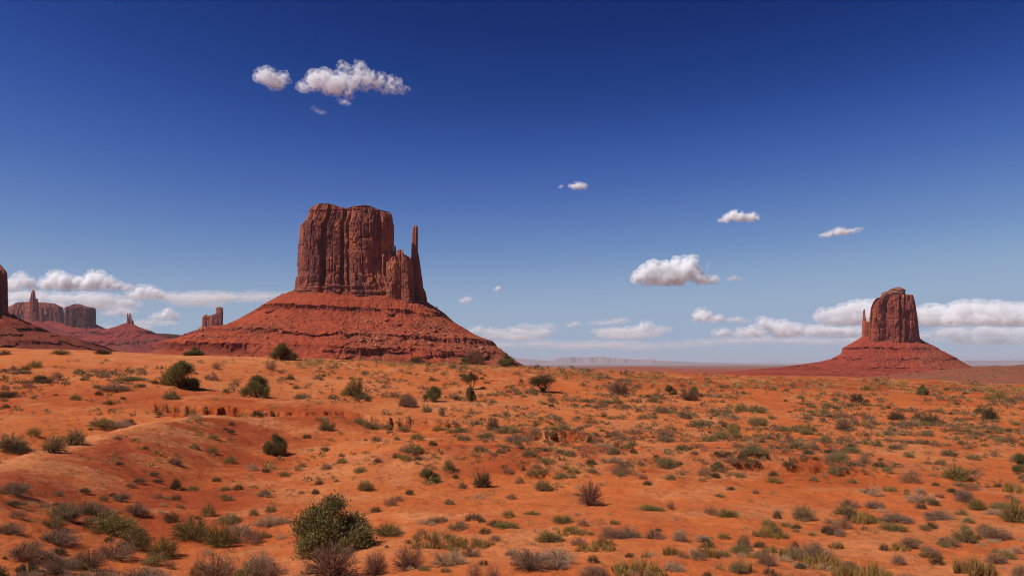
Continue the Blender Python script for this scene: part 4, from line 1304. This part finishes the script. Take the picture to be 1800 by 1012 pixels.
PROTO = {
    's': [pmesh('foliage', dome_bush(10 + i, 90, 40, upness=.62, leaf=.085, lw=.026), mt['s'], M_GREY) for i in range(4)],
    'l': [pmesh('foliage', dome_bush(30 + i, 110, 34, upness=.66, leaf=.105, lw=.016, lump=.22), mt['l'], M_GREY) for i in range(4)],
    'p': [pmesh('foliage', dome_bush(50 + i, 100, 30, upness=.55, leaf=.10, lw=.016, lump=.3), mt['p'], M_GREY) for i in range(3)],
    'o': [pmesh('foliage', dome_bush(70 + i, 110, 40, upness=.85, leaf=.11, lw=.018, lump=.22), mt['o'], M_WOOD) for i in range(3)],
    'b': [pmesh('foliage', dome_bush(90 + i, 150, 30, upness=1.15, leaf=.12, lw=.012, lump=.15, start=.2), mt['b'], M_WOOD) for i in range(3)],
    'd': [pmesh('foliage', dome_bush(110 + i, 90, 40, upness=.78, leaf=.08, lw=.028, lump=.18), mt['d'], M_WOOD) for i in range(3)],
    'j': [pmesh('foliage', tree_bush(130 + i, lobes=11 - i, clumps=430, per=54, hgt=1.40, leaf=.055, lw=.024, low=.02, upright=.9), mt['j']) for i in range(5)],
    't': [pmesh('foliage', tree_bush(150 + i, lobes=6, clumps=70, per=44, hgt=1.15, low=.45, leaf=.06, lw=.026), mt['d']) for i in range(2)],
    'g': [pmesh('foliage', tuft(170 + i), mt['g']) for i in range(3)],
}
KIND = {'s': ('sagebrush', 'shrub', 'grey green sagebrush'), 'l': ('desert_shrub', 'shrub', 'grey brown twiggy shrub'), 'p': ('dry_shrub', 'shrub', 'pale dry shrub'), 'o': ('olive_shrub', 'shrub', 'olive green shrub'),
        'b': ('brown_bush', 'bush', 'brown leafless bush'), 'd': ('dark_bush', 'bush', 'dark low bush'), 'j': ('juniper', 'tree', 'dark green juniper'), 't': ('desert_tree', 'tree', 'dark open desert tree'), 'g': ('grass_clump', 'grass', 'yellow green grass clump')}
rngp = np.random.default_rng(2024)


def plant(k, pos, w, h, parts=True, var=None, rz=None):
    """stand a plant of kind k at pos, w wide and h high (metres)"""
    pr = PROTO[k][var if var is not None else int(rngp.integers(len(PROTO[k])))]
    me, st, ext, top = pr
    sx, sz = w / 2 / ext, h / top
    nm = KIND[k][0]
    if parts:
        r = add(nm, None, loc=(pos[0], pos[1], pos[2] - .03 * h))
        add('foliage', me, None, r)
        if st is not None:
            add('stems' if k not in 'jt' else 'trunk', st, None, r)
    else:
        r = add(nm, me, loc=(pos[0], pos[1], pos[2] - .03 * h))
    r.scale = (sx, sx, sz)
    r.rotation_euler = (0, 0, rngp.uniform(0, 6.28) if rz is None else rz)
    return r

# ------------------------------------------------------------------ plants traced from the photograph: foot px, foot py, width px, height px, kind
NOTED = [  # with a label of their own; also the landmarks that the other labels refer to
    (573, 953, 124, 86, 'j', 'largest green juniper bush in the foreground, dense and rounded', 'the largest juniper'),
    (585, 1003, 84, 56, 'b', 'brown twiggy bush growing against the front of the largest juniper', 'the brown bush by the largest juniper'),
    (317, 687, 50, 44, 'j', 'two lobed dark juniper on the slope above the long cut bank', 'the two lobed juniper'),
    (294, 680, 24, 26, 'o', 'paler olive lobe of bush leaning on the two lobed juniper', 'the olive bush by the two lobed juniper'),
    (451, 696, 46, 36, 'j', 'round dark juniper standing alone on bare sand above the cut bank', 'the lone round juniper'),
    (495, 634, 36, 27, 'j', 'dark juniper on the crest in front of the lower ledges of the large butte', 'the crest juniper by the ledges'),
    (343, 621, 30, 14, 'j', 'low dark juniper half hidden behind the bare sand dune', 'the juniper behind the dune'),
    (487, 795, 38, 32, 'j', 'small open juniper with a dark shadow below the cut bank', 'the small open juniper'),
    (625, 698, 30, 34, 'o', 'tall grey green bush with a low grey skirt of shrub', 'the tall grey green bush'),
    (715, 713, 30, 22, 'l', 'broad grey brown bush above the second cut bank', 'the broad grey brown bush'),
    (762, 706, 32, 24, 'j', 'round olive juniper above the second cut bank', 'the round olive juniper'),
    (827, 705, 19, 24, 'j', 'narrow upright green juniper with a dark shadow beside it', 'the narrow upright juniper'),
    (829, 680, 22, 30, 't', 'thin open tree just above the narrow upright juniper', 'the thin open tree'),
    (955, 684, 44, 30, 't', 'dark wide tree with an open crown and two lobes', 'the dark wide tree'),
    (1090, 691, 30, 26, 'b', 'round brown leafless bush on the upper slope', 'the round brown bush'),
    (1178, 692, 19, 16, 'j', 'small dark green bush right of the round brown bush', 'the small dark green bush'),
    (1210, 702, 30, 20, 'b', 'wide brown bush touching a dark green neighbour', 'the wide brown bush'),
    (1221, 700, 15, 18, 'j', 'dark green bush touching the wide brown bush', 'the dark green neighbour bush'),
    (835, 643, 34, 27, 'b', 'brown bare tree on the crest at the foot of the large butte', 'the brown crest tree'),
    (817, 643, 17, 13, 'j', 'low green bush under the brown bare tree on the crest', 'the low green crest bush'),
    (892, 646, 29, 19, 'j', 'round dark green tree on the crest where the butte slope ends', 'the round crest tree'),
    (733, 642, 26, 14, 'd', 'low dark bush on the crest between the butte and the grass', 'the dark crest bush'),
    (867, 746, 19, 18, 'b', 'dark brown bush between the second and third cut banks', 'the dark brown bush between the banks'),
    (1038, 881, 38, 38, 'b', 'upright dark brown bush standing by itself on open sand', 'the upright brown bush'),
    (753, 845, 32, 22, 'j', 'two toned green bush with a black shaded side on a red mound', 'the two toned bush'),
    (850, 850, 26, 26, 'd', 'ragged dark bush at the edge of a red mound', 'the ragged dark bush'),
    (953, 856, 27, 17, 's', 'grey sagebrush cushion perched above a small red ledge', 'the sagebrush above the ledge'),
    (387, 951, 46, 38, 'o', 'round olive bush casting a long shadow on the sand', 'the round olive bush'),
    (340, 938, 60, 36, 'o', 'large olive bush behind the round olive bush', 'the large olive bush'),
    (307, 870, 18, 18, 'd', 'single dark green knob of bush on the foreground sand', 'the dark green knob bush'),
    (90, 788, 38, 28, 's', 'tall grey green bush in the gully behind the bare red spur', 'the tall gully bush'),
    (180, 753, 46, 14, 'o', 'long green thicket at the head of the gully behind the spur', 'the green gully thicket'),
    (1680, 848, 40, 26, 'o', 'green bush at the far side of the smooth sandy wash', 'the green wash bush'),
    (1797, 832, 30, 28, 'j', 'dark round bush cut by the border at the end of the wash', 'the dark border bush'),
    (1782, 912, 38, 38, 'o', 'yellow green bush near the right border of the foreground', 'the yellow green border bush'),
    (1622, 691, 21, 17, 'j', 'dark bush on the upper slope below the small butte', 'the bush below the small butte'),
    (1507, 704, 22, 15, 'd', 'dark squat bush on the upper slope left of the small butte', 'the dark squat bush'),
    (1635, 739, 30, 19, 'd', 'large dark twin bush on the right hand slope', 'the dark twin bush'),
    (1575, 732, 26, 14, 'd', 'dark bush left of the large dark twin bush', 'the dark bush by the twin'),
    (1740, 733, 26, 19, 'd', 'dark leaning bush on the slope at the far right', 'the dark leaning bush'),
    (1483, 757, 26, 17, 'b', 'reddish brown round bush in the middle of the right hand slope', 'the reddish round bush'),
    (1452, 926, 20, 12, 'd', 'small dark dome of bush alone on the foreground sand', 'the small dark dome'),
    (380, 1001, 64, 38, 'l', 'large lilac grey twiggy shrub in the near foreground', 'the large lilac grey shrub'),
    (720, 991, 46, 40, 'b', 'round brown bush, the larger of a pair right of the largest juniper', 'the larger brown pair bush'),
    (660, 998, 38, 38, 'b', 'round brown bush, the smaller of a pair right of the largest juniper', 'the smaller brown pair bush'),
    (787, 986, 52, 24, 'p', 'silvery pale bush spilling down a sandy slope', 'the silvery pale bush'),
    (1713, 994, 62, 26, 'g', 'wide olive yellow grass patch near the bottom border', 'the wide yellow grass patch'),
]
TR = """
300 701 26 15 s;475 653 18 16 b;380 654 15 12 b;130 776 30 24 s;58 771 20 14 o;207 753 40 12 p;227 747 18 10 d;20 791 50 20 s;33 798 45 13 d;308 818 25 12 l;375 774 20 8 o;342 788 18 8 s;373 796 22 10 o;
405 814 22 12 o;407 759 15 7 d;573 756 26 18 s;445 831 20 12 p;467 838 14 7 d;345 731 22 12 p;453 731 22 11 d;480 731 9 9 d;23 655 17 9 l;45 653 18 8 d;63 646 23 13 o;75 674 32 12 d;100 668 20 13 l;140 659 18 9 s;40 661 25 6 s;133 699 18 9 o;
50 683 20 10 l;13 694 32 9 d;203 689 45 12 l;230 673 40 7 o;185 666 18 8 l;147 671 15 7 s;172 694 14 7 d;243 684 14 7 s;397 691 12 8 s;365 673 14 9 l;377 674 12 10 l;535 693 20 8 l;582 699 14 8 s;510 666 15 8 d;12 709 15 6 d;273 679 12 7 d;520 681 10 7 s;
105 627 30 8 o;180 625 26 7 d;8 627 20 8 d;637 699 30 10 s;607 691 15 11 o;663 639 18 8 b;782 636 20 7 p;753 724 18 12 s;777 728 10 15 s;633 748 24 11 s;653 754 30 12 s;680 754 22 9 s;712 758 24 9 s;730 798 42 15 s;712 814 22 9 o;790 824 22 19 s;807 758 30 10 s;853 768 30 8 s;
893 758 42 12 s;910 776 42 12 l;732 774 22 10 s;1037 778 12 14 d;1080 801 22 15 s;1062 791 32 9 p;1085 819 26 10 p;1173 828 30 18 s;1080 763 18 10 s;1093 771 22 10 l;1148 706 16 11 s;1063 703 22 7 s;1172 776 30 8 s;642 863 26 16 o;813 853 14 10 s;915 844 15 10 l;
935 891 30 8 o;842 868 20 9 p;1180 884 13 14 b;1145 886 42 10 o;990 906 34 12 o;1007 923 46 10 g;852 919 20 9 d;888 908 38 9 o;743 918 18 10 l;777 903 18 9 l;680 923 48 19 o;767 944 92 16 g;833 944 62 14 g;967 933 42 16 o;1047 956 62 13 g;825 964 32 16 l;900 958 26 11 p;
930 1001 58 30 l;983 983 56 21 p;980 996 50 12 l;867 1013 24 22 b;833 1013 24 22 b;1123 1004 84 20 g;1047 1009 50 16 l;1183 998 32 15 p;1193 941 26 18 p;1103 931 46 18 l;1150 936 32 15 l;1180 961 30 15 g;27 861 48 21 l;23 881 36 9 d;78 881 20 7 l;243 856 20 8 d;182 874 15 11 o;
213 879 25 13 s;113 904 52 27 s;93 914 34 17 o;157 889 52 16 l;190 898 38 16 l;240 899 34 21 l;300 911 24 14 d;368 904 21 20 o;100 936 60 23 l;197 924 82 32 o;240 951 48 35 o;200 964 62 27 l;287 964 46 30 o;47 963 60 27 l;50 988 36 15 d;103 999 60 29 l;157 984 52 32 b;43 1013 48 20 l;
177 1013 64 20 l;253 1011 84 24 l;457 978 48 23 p;457 1004 52 27 l;445 906 15 12 o;475 901 17 11 o;470 918 42 16 p;497 914 28 11 p;423 931 36 19 p;447 948 15 13 b;15 921 46 16 l;527 1012 30 14 l;300 981 18 14 b;1413 898 34 23 s;1490 884 32 13 l;1487 894 38 15 o;1517 908 38 19 g;1537 874 24 19 p;
1537 886 30 13 l;1625 883 50 13 p;1577 911 50 15 l;1648 906 44 17 l;1567 924 42 11 o;1717 891 26 19 o;1697 884 30 20 l;1698 938 36 29 s;1750 933 44 19 l;1597 954 28 17 l;1580 978 24 17 l;1640 966 30 15 l;1553 956 15 10 d;1398 946 11 9 d;1365 931 16 11 d;1477 934 16 9 l;1307 958 26 27 l;1348 984 28 23 l;
1240 974 42 19 g;1237 941 26 11 p;1297 1003 30 16 s;1443 981 82 22 g;1433 968 72 24 l;1533 1004 58 27 g;1750 978 32 18 l;1600 1011 54 16 l;1793 1001 28 21 l;1493 981 26 14 l;1250 898 22 14 l;1280 904 32 13 o;1367 896 15 12 d;1637 921 16 10 d;1660 949 18 13 s;1750 898 32 9 p;1612 731 17 10 d;1720 719 13 10 d;
1758 698 21 12 o;1500 744 15 13 b;1603 748 28 11 l;1230 748 36 11 s;1303 721 24 14 s;1333 724 32 12 s;1255 723 20 8 s;1400 791 37 11 s;1493 794 27 9 s;1327 808 40 14 s;1303 816 20 9 d;1420 803 15 9 d;1477 809 24 13 s;1667 798 26 11 s;1707 803 24 9 s;1468 838 24 14 s;1545 821 22 7 d;1497 821 14 7 d;1257 836 22 10 s;
1387 826 22 9 d;1570 788 26 8 s;1543 784 16 12 s;840 742 16 8 s;980 735 18 8 s;1020 752 16 8 s;1130 738 20 8 s;1110 788 16 9 s;1000 800 20 9 s;960 812 24 9 s;930 800 20 9 s;880 795 18 9 s;840 790 20 9 s;820 775 16 8 l;760 785 14 9 d;1200 800 26 10 s;1230 790 24 9 s;1260 770 22 9 s;1290 760 20 9 s;1350 770 24 10 s;1380 760 18 9 s;
1420 765 22 9 s;1450 780 20 9 s;1340 745 22 9 s;1290 740 18 8 l;1420 740 18 8 l;1450 725 16 8 s;1540 745 18 8 s;1560 765 20 9 s;1630 770 22 9 s;1680 760 20 9 l;1720 770 20 9 s;1760 780 22 9 s;1650 815 20 9 s;1600 805 18 8 s;1560 835 18 8 s;1500 850 16 8 s;1430 850 16 8 s;1360 845 14 8 d;1180 855 18 9 s;1130 850 16 8 l;1090 845 16 8 s;
1040 835 18 8 s;990 840 16 8 s;900 870 18 8 l;700 880 18 9 l;660 895 16 9 d;720 868 14 8 d;790 880 16 8 s;630 835 22 10 s;600 815 18 9 o;570 790 16 8 s;540 770 14 7 d;530 820 16 8 s;500 845 18 8 o;560 860 16 8 d;420 870 18 9 d;380 850 14 7 d;340 872 18 9 o;400 890 20 10 o;280 885 18 9 l;255 790 12 6 d;210 815 12 6 d;270 840 16 7 d
"""
TRACED = [(float(a), float(b), float(c), float(d), e) for a, b, c, d, e in (t.split() for t in TR.replace('\n', '').split(';') if t.strip())]
ORDER = ['nearest', 'second nearest', 'third nearest', 'fourth nearest', 'fifth nearest', 'sixth nearest', 'seventh nearest', 'eighth nearest', 'ninth nearest', 'tenth nearest', 'eleventh nearest', 'twelfth nearest',
         'thirteenth nearest', 'fourteenth nearest', 'fifteenth nearest', 'sixteenth nearest']
PLANTS = []          # (object, px, py, w px, kind)
LAND = []            # (px, py, short name)
NH, _ = hits([n[0] for n in NOTED], [n[1] for n in NOTED])
for (px, py, w, h, k, lab, short), p in zip(NOTED, NH):
    m = p[1] / F
    o = plant(k, p, w * m, h * m, True, {573: 0, 317: 1, 451: 2, 495: 3}.get(px))
    tag(o, lab, KIND[k][1])
    LAND.append((px, py, short))
LAND += [(355, 716, 'the long cut bank'), (700, 733, 'the second cut bank'), (975, 754, 'the third cut bank'), (1105, 798, 'the small slump of the arroyo'), (170, 765, 'the crest of the bare red spur'),
         (1380, 860, 'the layered red rock ledge'), (690, 889, 'the whitish sand strip')]
TH, _ = hits([t[0] for t in TRACED], [t[1] for t in TRACED])
for (px, py, w, h, k), p in zip(TRACED, TH):
    m = p[1] / F
    PLANTS.append((plant(k, p, w * m, h * m, w > 24), px, py, w, k))

# fill between: where the photograph is dotted with plants too many to trace
def density(px, py):
    d = .25 + .9 * float(sstep(760, 1000, px)) * float(sstep(668, 700, py)) * (1 - float(sstep(815, 860, py)))
    d += .8 * float(sstep(640, 655, py)) * (1 - float(sstep(720, 730, py))) * (1 - float(sstep(300, 420, px)))
    d += .5 * float(sstep(500, 620, px)) * (1 - float(sstep(690, 720, py)))
    d += .3 * float(sstep(1150, 1300, px)) * float(sstep(860, 890, py)) - .08 * float(sstep(900, 930, py))
    if px < 560 and 690 < py < 860:
        d *= .13
    if 560 < px < 1250 and 800 < py < 900:
        d *= .45
    if px < 480 and py < 640:
        d *= .12
    if 1330 < px and abs(py - (880 - (px - 1330) * .16)) < 14:
        d *= .25
    if 980 < px < 1700 and 655 < py < 695:
        d *= .55
    n = float(vnoise(px / 55, py / 22, 0, 88))
    return d * max(0.0, .75 + .85 * n)


def crest_row(px):
    return float(np.interp(px, CRX, CRY))


fill, small = [], []
want = {'s': 170, 'd': 210, 'l': 150, 'g': 70, 'o': 90, 'p': 80}
pool = [k for k, n in want.items() for _ in range(n)]
rngf = np.random.default_rng(5)
rngf.shuffle(pool)
while pool:
    px, py = rngf.uniform(-30, 1830), 655 + (1020 - 655) * rngf.random() ** 1.15
    if py < crest_row(px) + 6 or rngf.random() > density(px, py):
        continue
    k = pool[-1]
    if k in 'gp' and py < 860 and rngf.random() < .75:
        continue
    pool.pop()
    fill.append((px, py, k))
FH, okf = hits([t[0] for t in fill], [t[1] for t in fill])
for (px, py, k), p, okk in zip(fill, FH, okf):
    if not okk:
        continue
    sc = p[1] / F
    wpx = float(np.interp(py, (650, 700, 800, 900, 1012), (7, 9.5, 12, 16, 21)))
    w = sc * wpx * float(np.clip(rngf.lognormal(0, .33), .5, 2.0)) * (1.25 if k in 'slg' else .85)
    h = w * {'s': .42, 'd': .5, 'l': .48, 'g': .42, 'o': .5, 'p': .4}[k] * rngf.uniform(.8, 1.25)
    PLANTS.append((plant(k, p, w, h, False), px, py, w / sc, k))

# labels: nearest landmark, side of it, rank among its like
cells = {}
for o, px, py, w, k in PLANTS:
    d = [math.hypot(px - a, (py - b) * 1.8) for a, b, _ in LAND]
    i = int(np.argmin(d))
    a, b, short = LAND[i]
    dx, dy = px - a, (py - b) * 1.8
    rel = ('right of' if dx > 0 else 'left of') if abs(dx) > abs(dy) else ('in front of' if dy > 0 else 'behind')
    size = 'small ' if w < 13 else ('' if w < 30 else 'wide ')
    cells.setdefault((k, size, rel, short), []).append((d[i], o))
for (k, size, rel, short), lst in cells.items():
    lst.sort(key=lambda t: t[0])
    for j, (_, o) in enumerate(lst):
        lab = f'{size}{KIND[k][2]}, {ORDER[min(j, 15)]} {rel} {short}'
        if len(lab.split()) > 16:
            lab = lab.replace('grey green ', 'grey ').replace('grey brown ', 'brown ').replace('dark green ', 'green ')
        if len(lst) == 1:
            lab = f'{size}{KIND[k][2]} {rel} {short}'
        tag(o, lab, KIND[k][1], {'shrub': 'shrubs dotted over the sand', 'bush': 'bushes dotted over the sand', 'tree': 'junipers on the slope', 'grass': 'grass clumps on the sand'}[KIND[k][1]])

# the countless small tufts: one object per colour would still be one cover, so they are one mesh with its own leaf tints
def scrub_cover(name, n, seed, mat, kinds, smin, smax, ylo, yhi, dens, squash=.5):
    rng = np.random.default_rng(seed)
    Vs, Qs, Ts, Tn, kk, done = [], [], [], [], 0, 0
    A_, B_ = [], []
    while len(A_) < n:
        a, b = rng.uniform(-200, 2000), ylo + (yhi - ylo) * rng.random()
        if b > crest_row(a) + 2 and rng.random() < dens(a, b):
            A_.append(a); B_.append(b)
    hh_ = [hits(A_[i:i + 3000], B_[i:i + 3000]) for i in range(0, n, 3000)]
    PH_, ok = np.concatenate([t[0] for t in hh_]), np.concatenate([t[1] for t in hh_])
    for p in PH_[ok]:
        w = (smin + (smax - smin) * rng.random() ** 2.0) * p[1] / F
        nl = int(np.clip(30 * w / (p[1] / F) / 8, 9, 60))
        ph, el = rng.uniform(0, 6.283, nl), np.arccos(rng.uniform(.05, 1, nl))
        rad = np.sqrt(rng.random(nl)) * .5 * w
        P = np.stack([np.sin(el) * np.cos(ph) * rad * 1.15, np.sin(el) * np.sin(ph) * rad * 1.15, np.cos(el) * rad * squash * 1.6 + .01], 1) + p
        D_ = unit(np.stack([np.sin(el) * np.cos(ph), np.sin(el) * np.sin(ph), np.cos(el) + .2], 1) + rng.normal(0, .5, (nl, 3)))
        lw_ = 1 if p[1] > 40 else .6
        V, q, t = leaf_quads(P, D_, w * rng.uniform(.16, .34, nl) * lw_, w * rng.uniform(.07, .13, nl) * lw_, rng)
        Vs.append(V); Qs.append(q + kk); Ts.append(t + kk); kk += len(V)
        Tn.append(np.repeat(np.clip(rng.random() * .6 + rng.random(nl) * .4, 0, 1), 5))
    me = mesh_from(name, np.concatenate(Vs), np.concatenate(Qs), np.concatenate(Ts), smooth=False)
    set_attr(me, 'tint', np.concatenate(Tn))
    o = add(name, me, mat)
    o['kind'] = 'stuff'
    return o


M_COVER = plant_mat('scrub_cover_leaf', (.225, .155, .075), .6)
M_STRAW = plant_mat('straw_grass_leaf', (.40, .25, .09), .45)
scrub_cover('scrub_cover', 5600, 31, M_COVER, None, 4, 13, 642, 850, lambda a, b: min(1, density(a, b) * .75), squash=.62)
scrub_cover('small_weeds', 8000, 34, M_COVER, None, 2, 7.5, 655, 1016, lambda a, b: min(1, .25 + density(a, b) * .5))
scrub_cover('dry_grass', 1300, 32, M_STRAW, None, 4, 16, 700, 1016, lambda a, b: (.5 if b > 850 else .2) * max(0, float(vnoise(a / 70, b / 25, 0, 91))))
scrub_cover('crest_grass', 3200, 33, M_STRAW, None, 2.5, 10, 630, 720, lambda a, b: max(0, 1 - abs(b - crest_row(a) - 6) / 17) * (1 if a > 520 else .12) * max(.15, .7 + .9 * float(vnoise(a / 60, b / 9, 0, 93))), squash=.42)


def gravel(n, seed):
    """loose stones and clods lying on the near sand"""
    rng = np.random.default_rng(seed)
    A_, B_ = rng.uniform(-150, 1950, n), 740 + 280 * rng.random(n)
    kp = rng.random(n) < np.clip(.35 + .9 * vnoise(A_ / 90, B_ / 30, 0, seed), .05, 1)
    P_, ok = hits(A_[kp], B_[kp])
    P_ = P_[ok]
    base = [rock_chunk(980 + i, 1) for i in range(5)]
    Vs, Fs = [], []
    for j, p in enumerate(P_):
        co, fc = base[j % 5]
        s = (.6 + 2.0 * rng.random() ** 4) * p[1] / F
        a = rng.uniform(0, 6.28)
        R = np.array([[math.cos(a), -math.sin(a), 0], [math.sin(a), math.cos(a), 0], [0, 0, 1]])
        Vs.append(co @ R.T * s * rng.uniform(.6, 1.3, 3) * (1, 1, .7) + p)
        Fs.append(fc + len(co) * j)
    M = NT('loose_stone')
    o = add('gravel', mesh_from('gravel', np.concatenate(Vs), None, np.concatenate(Fs), smooth=False), M.done(M.mix(M.ramp(M.noise(.8, 3, .7), .42, .6), (.30, .075, .03), (.50, .24, .14))))
    o['kind'] = 'stuff'


gravel(5000, 71)


def far_scrub(name, n, seed, xr, yr, smin, smax, mat):
    """dark desert scrub sprinkled over the hill and the plain beyond the crest"""
    rng = np.random.default_rng(seed)
    X, Y = rng.uniform(*xr, n), yr[0] + (yr[1] - yr[0]) * rng.random(n) ** .8
    X = X * (Y / yr[1]) ** .5 if xr[0] < 0 else X
    keep = rng.random(n) < .35 + .6 * vnoise(X * .012, Y * .012, 0, seed)
    X, Y = X[keep], Y[keep]
    Z = zground(X, Y)
    nl = 7
    w = smin + (smax - smin) * rng.random(len(X)) ** 2
    P = np.repeat(np.stack([X, Y, Z], 1), nl, 0) + rng.normal(0, .3, (len(X) * nl, 3)) * np.repeat(w, nl)[:, None] * (1, 1, .3)
    D_ = unit(rng.normal(0, 1, P.shape) + (0, 0, .8))
    V, q, t = leaf_quads(P, D_, np.repeat(w, nl) * .8, np.repeat(w, nl) * .45, rng)
    me = mesh_from(name, V, q, t, smooth=False)
    set_attr(me, 'tint', np.repeat(np.repeat(rng.random(len(X)), nl), 5))
    o = add(name, me, mat)
    o['kind'] = 'stuff'


far_scrub('far_scrub', 16000, 41, (-400, 1500), (420, 1500), .7, 2.4, M_COVER)
HAZE = 1.4e-5

# ------------------------------------------------------------------ the air
hm = bpy.data.materials.new('haze_air')
hm.use_nodes = True
hn = hm.node_tree.nodes
hn.remove(hn['Principled BSDF'])
pv = hn.new('ShaderNodeVolumePrincipled')
pv.inputs['Color'].default_value = (.86, .90, 1.0, 1)
pv.inputs['Density'].default_value = HAZE
pv.inputs['Anisotropy'].default_value = 0.2
hm.node_tree.links.new(pv.outputs[0], hn['Material Output'].inputs['Volume'])
zlo, zhi, hr = -140.0, 420.0, 63000.0
zlo = float(GZ.min()) - 1.0
hv = [(x, y, z) for z in (zlo, zhi) for (x, y) in ((-hr, -hr), (hr, -hr), (hr, hr), (-hr, hr))]
hme = mesh_from('haze', hv, [(3, 2, 1, 0), (4, 5, 6, 7), (0, 1, 5, 4), (1, 2, 6, 5), (2, 3, 7, 6), (3, 0, 4, 7)], smooth=False)
HZ = add('haze', hme, hm)
HZ['kind'] = 'stuff'
